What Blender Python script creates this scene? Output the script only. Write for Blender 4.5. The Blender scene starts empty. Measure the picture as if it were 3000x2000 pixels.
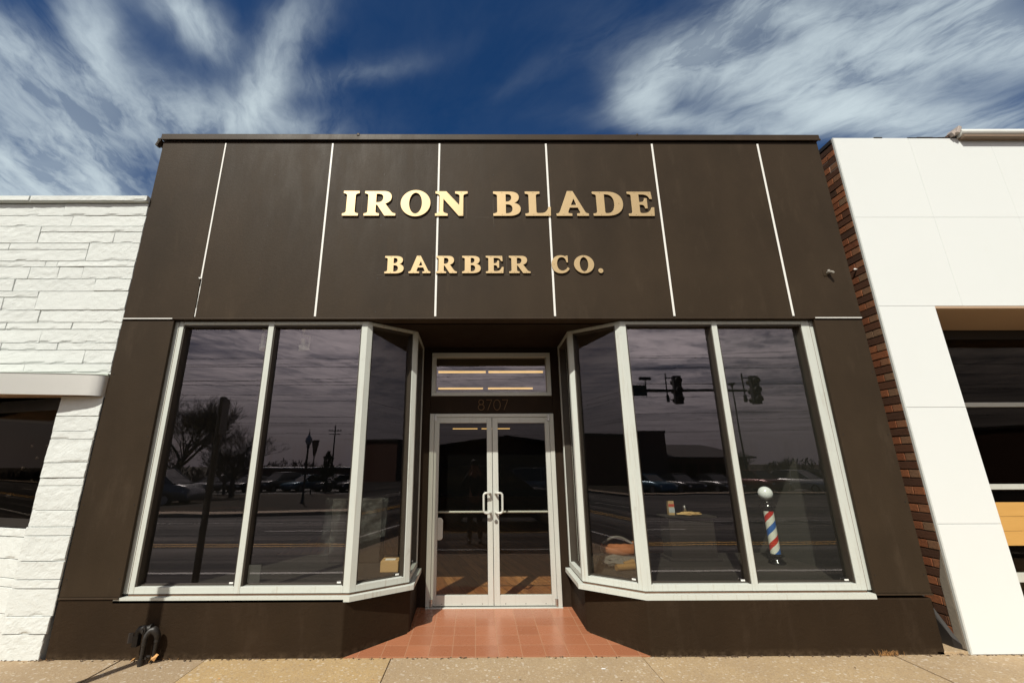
import bpy, bmesh, math, random
from mathutils import Vector, Matrix, noise
random.seed(7)
sc = bpy.context.scene
COL = sc.collection
R = math.radians

# ------------------------------------------------------------------ helpers
class MB:
    """collects shapes, then links them as ONE mesh object"""
    def __init__(s): s.v = []; s.f = []; s.c = []; s.smooth = []
    def add(s, vs, fs, c=0.5, sm=False):
        o = len(s.v); s.v += [tuple(v) for v in vs]
        for f in fs: s.f.append([i + o for i in f]); s.c.append(c); s.smooth.append(sm)
        return s
    def box(s, x0, x1, y0, y1, z0, z1, c=0.5):
        v = [(x0,y0,z0),(x1,y0,z0),(x1,y1,z0),(x0,y1,z0),(x0,y0,z1),(x1,y0,z1),(x1,y1,z1),(x0,y1,z1)]
        return s.add(v, [(0,3,2,1),(4,5,6,7),(0,1,5,4),(1,2,6,5),(2,3,7,6),(3,0,4,7)], c)
    def obox(s, cx, cy, cz, sx, sy, sz, rz=0, rx=0, ry=0, c=0.5):
        M = Matrix.Translation((cx,cy,cz)) @ Matrix.Rotation(rz,4,'Z') @ Matrix.Rotation(ry,4,'Y') @ Matrix.Rotation(rx,4,'X')
        v = [M @ Vector((a*sx/2,b*sy/2,d*sz/2)) for a,b,d in [(-1,-1,-1),(1,-1,-1),(1,1,-1),(-1,1,-1),(-1,-1,1),(1,-1,1),(1,1,1),(-1,1,1)]]
        return s.add(v, [(0,3,2,1),(4,5,6,7),(0,1,5,4),(1,2,6,5),(2,3,7,6),(3,0,4,7)], c)
    def prism(s, pts, z0, z1, c=0.5):
        """pts anticlockwise seen from above; z0/z1 numbers or lists"""
        n = len(pts)
        A = z0 if isinstance(z0,(list,tuple)) else [z0]*n
        B = z1 if isinstance(z1,(list,tuple)) else [z1]*n
        v = [(p[0],p[1],A[i]) for i,p in enumerate(pts)] + [(p[0],p[1],B[i]) for i,p in enumerate(pts)]
        f = [tuple(range(n-1,-1,-1)), tuple(range(n,2*n))] + [(i,(i+1)%n,n+(i+1)%n,n+i) for i in range(n)]
        return s.add(v, f, c)
    def tube(s, pts, r, n=10, c=0.5, cap=True, sm=True):
        pts = [Vector(p) for p in pts]; m = len(pts)
        rs = r if isinstance(r,(list,tuple)) else [r]*m
        V = []; F = []; u = None
        for i,p in enumerate(pts):
            d = (pts[min(i+1,m-1)] - pts[max(i-1,0)])
            d = d.normalized() if d.length > 1e-9 else Vector((0,0,1))
            if u is None: u = d.orthogonal().normalized()
            else:
                u = u - d*u.dot(d); u = u.normalized() if u.length > 1e-6 else d.orthogonal().normalized()
            w = d.cross(u)
            for k in range(n):
                a = 2*math.pi*k/n; V.append(p + (u*math.cos(a) + w*math.sin(a))*rs[i])
        for i in range(m-1):
            for k in range(n):
                a = i*n+k; b = i*n+(k+1)%n; F.append((a,b,b+n,a+n))
        s.add(V, F, c, sm)
        if cap:
            s.add(V[:n], [tuple(range(n-1,-1,-1))], c); s.add(V[-n:], [tuple(range(n))], c)
        return s
    def lathe(s, prof, cx, cy, n=20, c=0.5, sm=True):
        V = []; F = []
        for r,z in prof:
            for k in range(n):
                a = 2*math.pi*k/n; V.append((cx+r*math.cos(a), cy+r*math.sin(a), z))
        for i in range(len(prof)-1):
            for k in range(n):
                a = i*n+k; b = i*n+(k+1)%n; F.append((a,b,b+n,a+n))
        s.add(V, F, c, sm)
        s.add(V[:n], [tuple(range(n-1,-1,-1))], c); s.add(V[-n:], [tuple(range(n))], c)
        return s
    def ball(s, x, y, z, rx, ry=None, rz=None, n=14, c=0.5):
        ry = ry or rx; rz = rz or rx; V=[]; F=[]
        m = n//2
        for i in range(m+1):
            t = math.pi*i/m
            for k in range(n):
                a = 2*math.pi*k/n
                V.append((x+rx*math.sin(t)*math.cos(a), y+ry*math.sin(t)*math.sin(a), z-rz*math.cos(t)))
        for i in range(m):
            for k in range(n):
                a=i*n+k; b=i*n+(k+1)%n; F.append((a,b,b+n,a+n))
        return s.add(V,F,c,True)
    def build(s, name, mat, parent=None, bevel=0, seg=2, merge=False):
        me = bpy.data.meshes.new(name)
        me.from_pydata(s.v, [], s.f)
        a = me.attributes.new('tint','FLOAT','FACE')
        a.data.foreach_set('value', s.c)
        me.polygons.foreach_set('use_smooth', s.smooth)
        me.materials.append(mat); me.validate(); me.update()
        if merge:
            bm = bmesh.new(); bm.from_mesh(me); bmesh.ops.remove_doubles(bm, verts=bm.verts, dist=1e-5)
            bmesh.ops.recalc_face_normals(bm, faces=bm.faces); bm.to_mesh(me); bm.free()
        o = bpy.data.objects.new(name, me); COL.objects.link(o)
        if parent: o.parent = parent
        if bevel:
            m = o.modifiers.new('Bevel','BEVEL'); m.width = bevel; m.segments = seg; m.limit_method='ANGLE'; m.angle_limit = R(40)
            m.harden_normals = False
        return o
def tag(o, label=None, cat=None, group=None, kind=None):
    if label: o['label'] = label
    if cat: o['category'] = cat
    if group: o['group'] = group
    if kind: o['kind'] = kind
    return o
def thing(name, label, cat, group=None, loc=(0,0,0), rz=0):
    o = bpy.data.objects.new(name, None); COL.objects.link(o)
    o.location = loc; o.rotation_euler = (0,0,rz); o.empty_display_size = .1
    return tag(o, label, cat, group)
def copy_tree(o, parent=None):
    c = o.copy(); COL.objects.link(c); c.parent = parent
    for ch in [x for x in bpy.data.objects if x.parent == o]: copy_tree(ch, c)
    return c

# ------------------------------------------------------------------ materials
def newmat(name):
    m = bpy.data.materials.new(name); m.use_nodes = True
    nt = m.node_tree; nt.nodes.clear()
    out = nt.nodes.new('ShaderNodeOutputMaterial')
    return m, nt, out
def N(nt, t, **k):
    n = nt.nodes.new(t)
    for a,b in k.items():
        if a in ('inp',):
            for i,v in b.items(): n.inputs[i].default_value = v
        else: setattr(n,a,b)
    return n
def L(nt, a, b): nt.links.new(a, b)
def mixc(nt, fac, a, b, mode='MIX'):
    n = nt.nodes.new('ShaderNodeMix'); n.data_type='RGBA'; n.blend_type = mode
    if isinstance(fac,(int,float)): n.inputs[0].default_value = fac
    else: L(nt, fac, n.inputs[0])
    for s_,v in ((6,a),(7,b)):
        if isinstance(v,tuple): n.inputs[s_].default_value = (*v[:3],1)
        else: L(nt, v, n.inputs[s_])
    return n.outputs[2]
def ramp(nt, src, stops):
    n = nt.nodes.new('ShaderNodeValToRGB'); L(nt, src, n.inputs[0])
    e = n.color_ramp.elements
    e[0].position, e[0].color = stops[0][0], (*stops[0][1],1)
    e[1].position, e[1].color = stops[1][0], (*stops[1][1],1)
    for p,c in stops[2:]:
        x = e.new(p); x.color = (*c,1)
    return n.outputs[0]
def coords(nt): return nt.nodes.new('ShaderNodeTexCoord').outputs['Object']
def noise_n(nt, co, scale, detail=4, rough=.6, stretch=None, dist=0):
    if stretch:
        mp = nt.nodes.new('ShaderNodeMapping'); mp.inputs['Scale'].default_value = stretch; L(nt, co, mp.inputs[0]); co = mp.outputs[0]
    n = nt.nodes.new('ShaderNodeTexNoise'); n.inputs['Scale'].default_value = scale; n.inputs['Detail'].default_value = detail
    n.inputs['Roughness'].default_value = rough; n.inputs['Distortion'].default_value = dist
    L(nt, co, n.inputs['Vector']); return n.outputs['Fac']
def maprange(nt, src, a, b, c, d):
    n = nt.nodes.new('ShaderNodeMapRange'); L(nt, src, n.inputs[0])
    for i,v in enumerate((a,b,c,d)): n.inputs[i+1].default_value = v
    return n.outputs[0]
def bump(nt, h, strength, dist=.01, nrm=None):
    b = nt.nodes.new('ShaderNodeBump'); b.inputs['Strength'].default_value = strength; b.inputs['Distance'].default_value = dist
    L(nt, h, b.inputs['Height'])
    if nrm: L(nt, nrm, b.inputs['Normal'])
    return b.outputs[0]
def pbsdf(nt, out, col, rough=.6, metal=0, spec=.5, nrm=None):
    p = nt.nodes.new('ShaderNodeBsdfPrincipled')
    if isinstance(col,tuple): p.inputs['Base Color'].default_value = (*col[:3],1)
    else: L(nt, col, p.inputs['Base Color'])
    if isinstance(rough,(int,float)): p.inputs['Roughness'].default_value = rough
    else: L(nt, rough, p.inputs['Roughness'])
    p.inputs['Metallic'].default_value = metal; p.inputs['Specular IOR Level'].default_value = spec
    if nrm: L(nt, nrm, p.inputs['Normal'])
    L(nt, p.outputs[0], out.inputs[0]); return p
def plain(name, col, rough=.6, metal=0, spec=.5, var=.12, scale=6, bs=.05, bsc=60, stretch=None):
    """paint or metal with uneven tone, uneven gloss and fine bump"""
    m, nt, out = newmat(name); co = coords(nt)
    n1 = noise_n(nt, co, scale, 5, .65, stretch)
    c = mixc(nt, n1, tuple(x*(1-var) for x in col), tuple(min(1,x*(1+var)) for x in col))
    rr = maprange(nt, n1, .2, .8, max(.02,rough-.08), min(1,rough+.08))
    n2 = noise_n(nt, co, bsc, 3, .6)
    pbsdf(nt, out, c, rr, metal, spec, bump(nt, n2, bs, .004)); return m

M = {}
# brown facade paint: brush marks, faint chalky scuffs
def mk_brown(name, col, rough, spec, bumpy):
    m, nt, out = newmat(name); co = coords(nt)
    big = noise_n(nt, co, 1.3, 5, .6, (1,1,.6))
    c = mixc(nt, maprange(nt, big, .3, .7, 0, 1), tuple(x*.80 for x in col), tuple(x*1.22 for x in col))
    streak = noise_n(nt, co, 5, 6, .7, (1,1,.25))
    c = mixc(nt, maprange(nt, streak, .55, .80, 0, .42), c, tuple(x*2.0+.01 for x in col))
    sc1 = noise_n(nt, co, 9, 8, .75, (.35,1,1.6), 1.2)
    c = mixc(nt, maprange(nt, sc1, .68, .78, 0, .22), c, (.17,.14,.11))
    spk = noise_n(nt, co, 55, 1, .5)
    c = mixc(nt, maprange(nt, spk, .80, .84, 0, .5), c, (.02,.014,.01))
    rr = maprange(nt, streak, .3, .7, rough-.07, rough+.07)
    fine = noise_n(nt, co, 16 if bumpy > .5 else 38, 8, .72, (.9,1,1.1), .8); dots = noise_n(nt, co, 160, 2, .5)
    if bumpy > .5:
        sz = nt.nodes.new('ShaderNodeSeparateXYZ'); L(nt, co, sz.inputs[0])
        dn = noise_n(nt, co, 14, 7, .75); dm = nt.nodes.new('ShaderNodeMath'); dm.operation = 'MULTIPLY'; L(nt, maprange(nt, sz.outputs['Z'], .0, .055, 1, 0), dm.inputs[0]); L(nt, maprange(nt, dn, .42, .70, 0, .55), dm.inputs[1])
        c = mixc(nt, dm.outputs[0], c, (.15,.105,.065))
    b1 = bump(nt, fine, bumpy, .006); b2 = bump(nt, dots, bumpy*.5, .002, b1)
    pbsdf(nt, out, c, rr, 0, spec, b2); return m
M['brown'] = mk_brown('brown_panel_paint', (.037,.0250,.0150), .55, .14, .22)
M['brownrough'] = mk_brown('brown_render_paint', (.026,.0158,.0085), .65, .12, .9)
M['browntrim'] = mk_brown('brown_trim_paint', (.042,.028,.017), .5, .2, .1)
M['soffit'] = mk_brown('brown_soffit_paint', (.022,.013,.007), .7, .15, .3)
# painted aluminium frame with runs of dirt
def mk_frame(name, col, rough, metal, dirt):
    m, nt, out = newmat(name); co = coords(nt)
    n1 = noise_n(nt, co, 3, 4, .6); c = mixc(nt, n1, tuple(x*.93 for x in col), col)
    st = noise_n(nt, co, 42, 3, .6, (1,1,.05)); c = mixc(nt, maprange(nt, st, .56, .78, 0, dirt), c, (.33,.25,.17))
    g = noise_n(nt, co, 7, 8, .75); c = mixc(nt, maprange(nt, g, .60, .80, 0, dirt*.9), c, (.20,.14,.09))
    pbsdf(nt, out, c, maprange(nt, n1, .3, .7, rough-.06, rough+.08), metal, .35, bump(nt, noise_n(nt, co, 90, 3), .04, .002)); return m
M['frame'] = mk_frame('weathered_white_aluminium', (.58,.605,.56), .52, .0, .45)
M['doorframe'] = mk_frame('satin_door_aluminium', (.60,.61,.56), .40, .15, .22)
M['sealant'] = plain('rusty_sealant', (.15,.085,.05), .85, var=.5, scale=25)
M['strip'] = plain('white_joint_strip', (.80,.79,.75), .5, var=.06, scale=20)
M['chrome'] = plain('satin_steel', (.62,.60,.56), .28, 1, var=.05)
M['chromedark'] = plain('dark_chrome', (.12,.12,.12), .12, 1, var=.05)
M['blackpaint'] = plain('black_pipe_paint', (.018,.015,.013), .5, var=.3, scale=18, bs=.3)
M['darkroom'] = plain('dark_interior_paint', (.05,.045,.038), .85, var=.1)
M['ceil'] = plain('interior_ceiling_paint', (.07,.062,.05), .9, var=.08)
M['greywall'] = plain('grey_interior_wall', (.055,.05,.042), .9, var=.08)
M['carpet'] = plain('dark_display_carpet', (.017,.012,.008), .95, var=.3, scale=30, bs=.4)
M['dark'] = plain('dark_plastic', (.02,.02,.02), .5, var=.2)
M['screw'] = plain('brass_screw', (.35,.25,.12), .3, 1)

# gold painted metal letters
m, nt, out = newmat('brushed_gold'); co = coords(nt)
g1 = noise_n(nt, co, 5, 4, .6); g2 = noise_n(nt, co, 160, 2, .6, (1,1,.06))
c = mixc(nt, g1, (.47,.335,.165), (.53,.385,.20))
p_ = pbsdf(nt, out, c, maprange(nt, g2, .2,.8,.42,.52), .5, .5, bump(nt, g2, .05, .001)); p_.inputs['Coat Weight'].default_value = .6; p_.inputs['Coat Roughness'].default_value = .40; M['gold'] = m
m, nt, out = newmat('dull_gold_wire'); pbsdf(nt, out, (.24,.14,.065), .5, .5); M['goldwire'] = m

# white split-face stone
m, nt, out = newmat('painted_split_stone'); co = coords(nt)
n1 = noise_n(nt, co, 4, 6, .7); n2 = noise_n(nt, co, 22, 8, .75, (1,1,1.3), .5); n3 = noise_n(nt, co, 90, 5, .7)
c = mixc(nt, n1, (.63,.655,.635), (.70,.725,.71))
pit = noise_n(nt, co, 6, 9, .78, (1,1,3), 1.0)
c = mixc(nt, maprange(nt, pit, .64, .76, 0, .55), c, (.42,.40,.33))
at = nt.nodes.new('ShaderNodeAttribute'); at.attribute_name = 'tint'
c = mixc(nt, maprange(nt, at.outputs['Fac'], .0, .45, .75, 0), c, (.30,.25,.18))
b = bump(nt, n2, .45, .010); b = bump(nt, n3, .6, .004, b)
pbsdf(nt, out, c, .75, 0, .3, b); M['stone'] = m
# smooth white wall panels
m, nt, out = newmat('white_wall_coating'); co = coords(nt)
n1 = noise_n(nt, co, .9, 5, .6); n2 = noise_n(nt, co, 240, 3, .7); n3 = noise_n(nt, co, 2.5, 6, .7, (1,1,.3))
c = mixc(nt, n1, (.715,.74,.73), (.755,.78,.775)); c = mixc(nt, maprange(nt, n3, .62,.8,0,.25), c, (.66,.63,.55))
pbsdf(nt, out, c, .8, 0, .3, bump(nt, n2, .25, .002)); M['whitewall'] = m
M['whitetrim'] = plain('pale_corner_trim', (.55,.57,.55), .5, var=.1)
M['tarblack'] = plain('black_roof_tar', (.018,.014,.012), .7, var=.4, bs=.5)
M['soffitcream'] = plain('tan_soffit', (.46,.32,.215), .7, var=.06, scale=2)
# bricks
m, nt, out = newmat('old_brick'); co = coords(nt)
at = nt.nodes.new('ShaderNodeAttribute'); at.attribute_name = 'tint'
c = ramp(nt, at.outputs['Fac'], [(0,(.060,.030,.018)),(.35,(.115,.047,.024)),(.6,(.21,.070,.030)),(.8,(.29,.105,.045)),(1,(.20,.12,.07))])
n1 = noise_n(nt, co, 60, 6, .75); c = mixc(nt, maprange(nt, n1, .45, .75, 0, .6), c, (.05,.025,.018))
pbsdf(nt, out, c, .85, 0, .25, bump(nt, n1, .8, .006)); M['brick'] = m
M['mortar'] = plain('grey_mortar', (.15,.115,.085), .95, var=.35, scale=30, bs=.6)
M['stucco'] = plain('grey_patch_mortar', (.22,.19,.15), .9, var=.25, scale=14, bs=.6)
# brushed stainless canopy
m, nt, out = newmat('brushed_stainless'); co = coords(nt)
n1 = noise_n(nt, co, 30, 4, .6, (.03,.03,6)); n2 = noise_n(nt, co, 2, 4, .6)
c = mixc(nt, n2, (.74,.73,.67), (.86,.85,.79))
pbsdf(nt, out, c, maprange(nt, n1, .3,.7,.28,.36), .6, .5, bump(nt, n1, .06, .001)); M['stainless'] = m
M['copper'] = plain('green_flashing', (.42,.46,.41), .7, var=.25, scale=20)
# terracotta tiles
m, nt, out = newmat('terracotta_tiles'); co = coords(nt)
sx = nt.nodes.new('ShaderNodeSeparateXYZ'); L(nt, co, sx.inputs[0])
def cell(ax, off, size):
    a = N(nt,'ShaderNodeMath',operation='SUBTRACT'); L(nt, sx.outputs[ax], a.inputs[0]); a.inputs[1].default_value = off
    d = N(nt,'ShaderNodeMath',operation='DIVIDE'); L(nt, a.outputs[0], d.inputs[0]); d.inputs[1].default_value = size
    f = N(nt,'ShaderNodeMath',operation='FRACT'); L(nt, d.outputs[0], f.inputs[0])
    fl = N(nt,'ShaderNodeMath',operation='FLOOR'); L(nt, d.outputs[0], fl.inputs[0])
    s_ = N(nt,'ShaderNodeMath',operation='SUBTRACT'); L(nt, f.outputs[0], s_.inputs[0]); s_.inputs[1].default_value = .5
    ab = N(nt,'ShaderNodeMath',operation='ABSOLUTE'); L(nt, s_.outputs[0], ab.inputs[0])
    return ab.outputs[0], fl.outputs[0]
ax_, fx = cell('X', .783, .1968); ay_, fy = cell('Y', .008, .1968)
mx = N(nt,'ShaderNodeMath',operation='MAXIMUM'); L(nt, ax_, mx.inputs[0]); L(nt, ay_, mx.inputs[1])
groove = maprange(nt, mx.outputs[0], .487, .493, 0, .8)
cb = N(nt,'ShaderNodeCombineXYZ'); L(nt, fx, cb.inputs[0]); L(nt, fy, cb.inputs[1])
wn = N(nt,'ShaderNodeTexWhiteNoise'); L(nt, cb.outputs[0], wn.inputs['Vector'])
c = ramp(nt, wn.outputs['Value'], [(0,(.35,.132,.066)),(1,(.43,.172,.090))])
n1 = noise_n(nt, co, 5, 6, .7); c = mixc(nt, maprange(nt, n1, .4,.75,0,.4), c, (.33,.125,.065))
n2 = noise_n(nt, co, 50, 4, .7); c = mixc(nt, maprange(nt, n2, .72,.8,0,.5), c, (.16,.07,.04))
c = mixc(nt, groove, c, (.46,.27,.16))
rr = maprange(nt, n1, .3,.7,.20,.34); rm = N(nt,'ShaderNodeMath',operation='MAXIMUM'); L(nt, rr, rm.inputs[0]); L(nt, groove, rm.inputs[1])
inv = N(nt,'ShaderNodeMath',operation='SUBTRACT'); inv.inputs[0].default_value = 1; L(nt, groove, inv.inputs[1])
b = bump(nt, inv.outputs[0], .5, .003); b = bump(nt, n2, .06, .002, b)
pbsdf(nt, out, c, rm.outputs[0], 0, .55, b); M['tiles'] = m
# exposed aggregate pavement
m, nt, out = newmat('aggregate_concrete'); co = coords(nt)
at = nt.nodes.new('ShaderNodeAttribute'); at.attribute_name = 'tint'
base = ramp(nt, at.outputs['Fac'], [(0,(.37,.275,.175)),(.5,(.46,.335,.195)),(1,(.55,.37,.15))])
vo = N(nt,'ShaderNodeTexVoronoi'); vo.inputs['Scale'].default_value = 115; L(nt, co, vo.inputs['Vector'])
v2 = N(nt,'ShaderNodeTexVoronoi'); v2.inputs['Scale'].default_value = 60; L(nt, co, v2.inputs['Vector'])
sp = N(nt,'ShaderNodeSeparateColor'); L(nt, vo.outputs['Color'], sp.inputs[0])
sp2 = N(nt,'ShaderNodeSeparateColor'); L(nt, v2.outputs['Color'], sp2.inputs[0])
c = mixc(nt, maprange(nt, sp.outputs[0], .78,.99,0,.38), base, (.74,.66,.55))
c = mixc(nt, maprange(nt, sp.outputs[1], .72,.95,0,.5), c, (.26,.18,.12))
c = mixc(nt, maprange(nt, sp2.outputs[2], .95,.97,0,.45), c, (.80,.74,.64))
n1 = noise_n(nt, co, 2.2, 7, .7); c = mixc(nt, maprange(nt, n1, .38,.72,.38,0), c, (.30,.215,.14))
n3 = noise_n(nt, co, 9, 7, .7); c = mixc(nt, maprange(nt, n3, .62,.78,0,.35), c, (.22,.155,.11))
b = bump(nt, vo.outputs['Distance'], .5, .003); b = bump(nt, n1, .3, .01, b)
pbsdf(nt, out, c, .85, 0, .3, b); M['pave'] = m
M['dirt'] = plain('joint_dirt', (.10,.065,.04), .95, var=.5, scale=50, bs=1)
# asphalt, verge, lot
def mk_asph(name, col, patch):
    m, nt, out = newmat(name); co = coords(nt)
    n1 = noise_n(nt, co, 60, 4, .7); n2 = noise_n(nt, co, 1.1, 7, .7, (.05,1,1)); n3 = noise_n(nt, co, 3, 6, .7, (.03,1,1))
    c = mixc(nt, n1, tuple(x*.6 for x in col), tuple(x*1.4 for x in col))
    c = mixc(nt, maprange(nt, n2, .52,.66,0,patch), c, tuple(min(1,x*6.5) for x in col))
    c = mixc(nt, maprange(nt, n3, .58,.66,0,.6), c, tuple(x*.45 for x in col))
    sz = nt.nodes.new('ShaderNodeSeparateXYZ'); L(nt, co, sz.inputs[0])
    for y0,w_,k in ((-5.75,.30,.75),(-4.5,.10,.4),(-7.9,.18,.5),(-8.5,.06,.8),(-9.9,.14,.6),(-10.6,.5,.5),(-12.2,.5,.5)):
        a = nt.nodes.new('ShaderNodeMath'); a.operation='ADD'; L(nt, sz.outputs['Y'], a.inputs[0]); a.inputs[1].default_value = -y0
        b_ = nt.nodes.new('ShaderNodeMath'); b_.operation='ABSOLUTE'; L(nt, a.outputs[0], b_.inputs[0])
        f_ = maprange(nt, b_.outputs[0], w_*.6, w_, k, 0); g_ = nt.nodes.new('ShaderNodeMath'); g_.operation='MULTIPLY'; L(nt, f_, g_.inputs[0]); L(nt, maprange(nt, n2, .35,.6,.15,1), g_.inputs[1])
        c = mixc(nt, g_.outputs[0], c, (.16,.145,.13))
    pbsdf(nt, out, c, .85, 0, .3, bump(nt, n1, .4, .01)); return m
M['asphalt'] = mk_asph('worn_asphalt', (.022,.019,.016), 1.0)
M['lot'] = mk_asph('car_park_asphalt', (.05,.045,.04), .4)
M['yellow'] = plain('yellow_road_paint', (.60,.33,.06), .7, var=.35, scale=8)
M['white'] = plain('white_road_paint', (.55,.53,.48), .7, var=.4, scale=6)
M['kerb'] = plain('kerb_concrete', (.36,.27,.18), .85, var=.25)
m, nt, out = newmat('dry_grass_ground'); co = coords(nt)
n1 = noise_n(nt, co, 30, 6, .8); n2 = noise_n(nt, co, .4, 5, .6)
c = mixc(nt, n1, (.016,.013,.007), (.036,.026,.014)); c = mixc(nt, maprange(nt, n2, .5,.7,0,.7), c, (.085,.05,.025))
pbsdf(nt, out, c, .95, 0, .2, bump(nt, n1, 1, .03)); M['grass'] = m
# wood planks floor
m, nt, out = newmat('wood_plank_floor'); co = coords(nt)
mp = N(nt,'ShaderNodeMapping'); mp.inputs['Rotation'].default_value = (0,0,R(76)); L(nt, co, mp.inputs[0])
br = N(nt,'ShaderNodeTexBrick'); br.inputs['Scale'].default_value = 1; br.inputs['Brick Width'].default_value = 1.2; br.inputs['Row Height'].default_value = .13
br.inputs['Mortar Size'].default_value = .003; br.inputs['Color1'].default_value = (.30,.12,.045,1); br.inputs['Color2'].default_value = (.50,.23,.085,1); br.inputs['Mortar'].default_value = (.06,.03,.015,1)
L(nt, mp.outputs[0], br.inputs['Vector'])
g = noise_n(nt, mp.outputs[0], 14, 8, .75, (.12,1,1), 1.0)
c = mixc(nt, maprange(nt, g, .42,.64,0,.75), br.outputs['Color'], (.12,.045,.02))
pbsdf(nt, out, c, .35, 0, .4, bump(nt, g, .1, .002)); M['wood'] = m
m, nt, out = newmat('oak_slat_boards'); co = coords(nt)
g = noise_n(nt, co, 8, 8, .7, (.25,1,3), .6); c = mixc(nt, g, (.50,.27,.07), (.66,.38,.12))
pbsdf(nt, out, c, .45, 0, .4, bump(nt, g, .1, .002)); M['oak'] = m

def mk_glass(name, tint, ior, wav, haze=0.0, hz=(.3,.3,.27), gc=(1,.90,.95)):
    m, nt, out = newmat(name); co = coords(nt)
    tr = N(nt,'ShaderNodeBsdfTransparent'); tr.inputs[0].default_value = (*tint,1)
    gl = N(nt,'ShaderNodeBsdfGlossy'); gl.inputs['Roughness'].default_value = 0.0; gl.inputs['Color'].default_value = (*gc,1)
    w = noise_n(nt, co, 1.1, 2, .5); w2 = noise_n(nt, co, 3.5, 1, .5, (.5,.5,1.5))
    bb = bump(nt, w, wav, .004); bb = bump(nt, w2, wav*.6, .0012, bb); L(nt, bb, gl.inputs['Normal'])
    fr = N(nt,'ShaderNodeFresnel'); fr.inputs[0].default_value = ior
    ge = N(nt,'ShaderNodeNewGeometry'); inv = N(nt,'ShaderNodeMath',operation='SUBTRACT'); inv.inputs[0].default_value = 1; L(nt, ge.outputs['Backfacing'], inv.inputs[1])
    mu = N(nt,'ShaderNodeMath',operation='MULTIPLY'); L(nt, fr.outputs[0], mu.inputs[0]); L(nt, inv.outputs[0], mu.inputs[1])
    base = tr.outputs[0]
    if haze:
        df = N(nt,'ShaderNodeBsdfDiffuse'); df.inputs[0].default_value = (*hz,1)
        sp = noise_n(nt, co, 70, 6, .8); hm = N(nt,'ShaderNodeMixShader'); 
        d1 = maprange(nt, sp, .3,.8, haze*.5, haze*1.6); L(nt, d1, hm.inputs[0]); L(nt, base, hm.inputs[1]); L(nt, df.outputs[0], hm.inputs[2]); base = hm.outputs[0]
    mi = N(nt,'ShaderNodeMixShader'); L(nt, mu.outputs[0], mi.inputs[0]); L(nt, base, mi.inputs[1]); L(nt, gl.outputs[0], mi.inputs[2])
    L(nt, mi.outputs[0], out.inputs[0]); return m
M['glass'] = mk_glass('window_glass', (.93,.94,.91), 2.36, .14, .002)
M['glasshazed'] = mk_glass('hazed_window_glass', (.95,.96,.93), 2.15, .12, .012, (.42,.44,.36))  # greenish haze mixed into the far right pane imitates the lighter room behind
M['bayglass'] = mk_glass('bay_glass', (.92,.92,.89), 1.85, .10, .003)
M['doorglass'] = mk_glass('door_glass', (.90,.90,.87), 1.62, .08, .004)
M['glassclear'] = mk_glass('clear_glass', (.95,.95,.93), 1.5, .0)
M['glassdark'] = mk_glass('tinted_glass', (.45,.42,.38), 1.9, .12)
def emis(name, col, s):
    m, nt, out = newmat(name); e = N(nt,'ShaderNodeEmission'); e.inputs[0].default_value = (*col,1); e.inputs[1].default_value = s
    L(nt, e.outputs[0], out.inputs[0]); return m
M['tube'] = emis('warm_fluorescent_tube', (1,.60,.20), 1.15)

# ------------------------------------------------------------------ camera (16 mm lens tilted up, set a little left of the frame's middle)
H = 1.54; D = 4.183
pitch, yaw, roll = .2751, .0067, -.0034
cp, sp_ = math.cos(pitch), math.sin(pitch); cy, sy = math.cos(yaw), math.sin(yaw)
f = Vector((sy*cp, cy*cp, sp_)); ri = Vector((cy,-sy,0)); up = ri.cross(f)
c_, s_ = math.cos(roll), math.sin(roll); ri2 = ri*c_ + up*s_; up2 = up*c_ - ri*s_
cam = bpy.data.cameras.new('camera'); co_ = bpy.data.objects.new('camera', cam); COL.objects.link(co_)
MW = Matrix((( ri2.x, up2.x, -f.x, 0),( ri2.y, up2.y, -f.y, -D),( ri2.z, up2.z, -f.z, H),(0,0,0,1)))
co_.matrix_world = MW
cam.sensor_width = 36; cam.lens = 1273.2/3000*36; cam.shift_x = (1500-1401.0)/3000; cam.shift_y = 0
cam.clip_start = .05; cam.clip_end = 3000
sc.camera = co_

# ------------------------------------------------------------------ light
SUN_EL = R(47.7); AZ = math.atan(.45)         # the sun stands behind the photographer's left shoulder
sdir = Vector((-math.sin(AZ)*math.cos(SUN_EL), -math.cos(AZ)*math.cos(SUN_EL), math.sin(SUN_EL)))
sun = bpy.data.lights.new('sun','SUN'); sun.energy = 5.0; sun.angle = R(.53); sun.color = (1,.97,.865)
so = bpy.data.objects.new('sun', sun); COL.objects.link(so); so.rotation_euler = sdir.to_track_quat('Z','Y').to_euler()
sc.view_settings.view_transform = 'Standard'; sc.view_settings.look = 'None'; sc.view_settings.exposure = -.08; sc.view_settings.gamma = 1

w = bpy.data.worlds.new('World'); sc.world = w; w.use_nodes = True
nt = w.node_tree; nt.nodes.clear()
wo = N(nt,'ShaderNodeOutputWorld'); bg = N(nt,'ShaderNodeBackground'); L(nt, bg.outputs[0], wo.inputs[0])
sky = N(nt,'ShaderNodeTexSky'); sky.sky_type = 'NISHITA'; sky.sun_disc = False; sky.sun_elevation = SUN_EL
sky.sun_rotation = math.atan2(sdir.x, sdir.y); sky.air_density = 1.0; sky.dust_density = .4; sky.ozone_density = 3.0
bg.inputs['Strength'].default_value = .1
geo = N(nt,'ShaderNodeTexCoord'); dirv = geo.outputs['Generated']
sxyz = N(nt,'ShaderNodeSeparateXYZ'); L(nt, dirv, sxyz.inputs[0])
def math_(op, a, b=None, clamp=False):
    n = N(nt,'ShaderNodeMath',operation=op); n.use_clamp = clamp
    for i,v in enumerate((a,b)):
        if v is None: continue
        if isinstance(v,(int,float)): n.inputs[i].default_value = v
        else: L(nt, v, n.inputs[i])
    return n.outputs[0]
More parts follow.
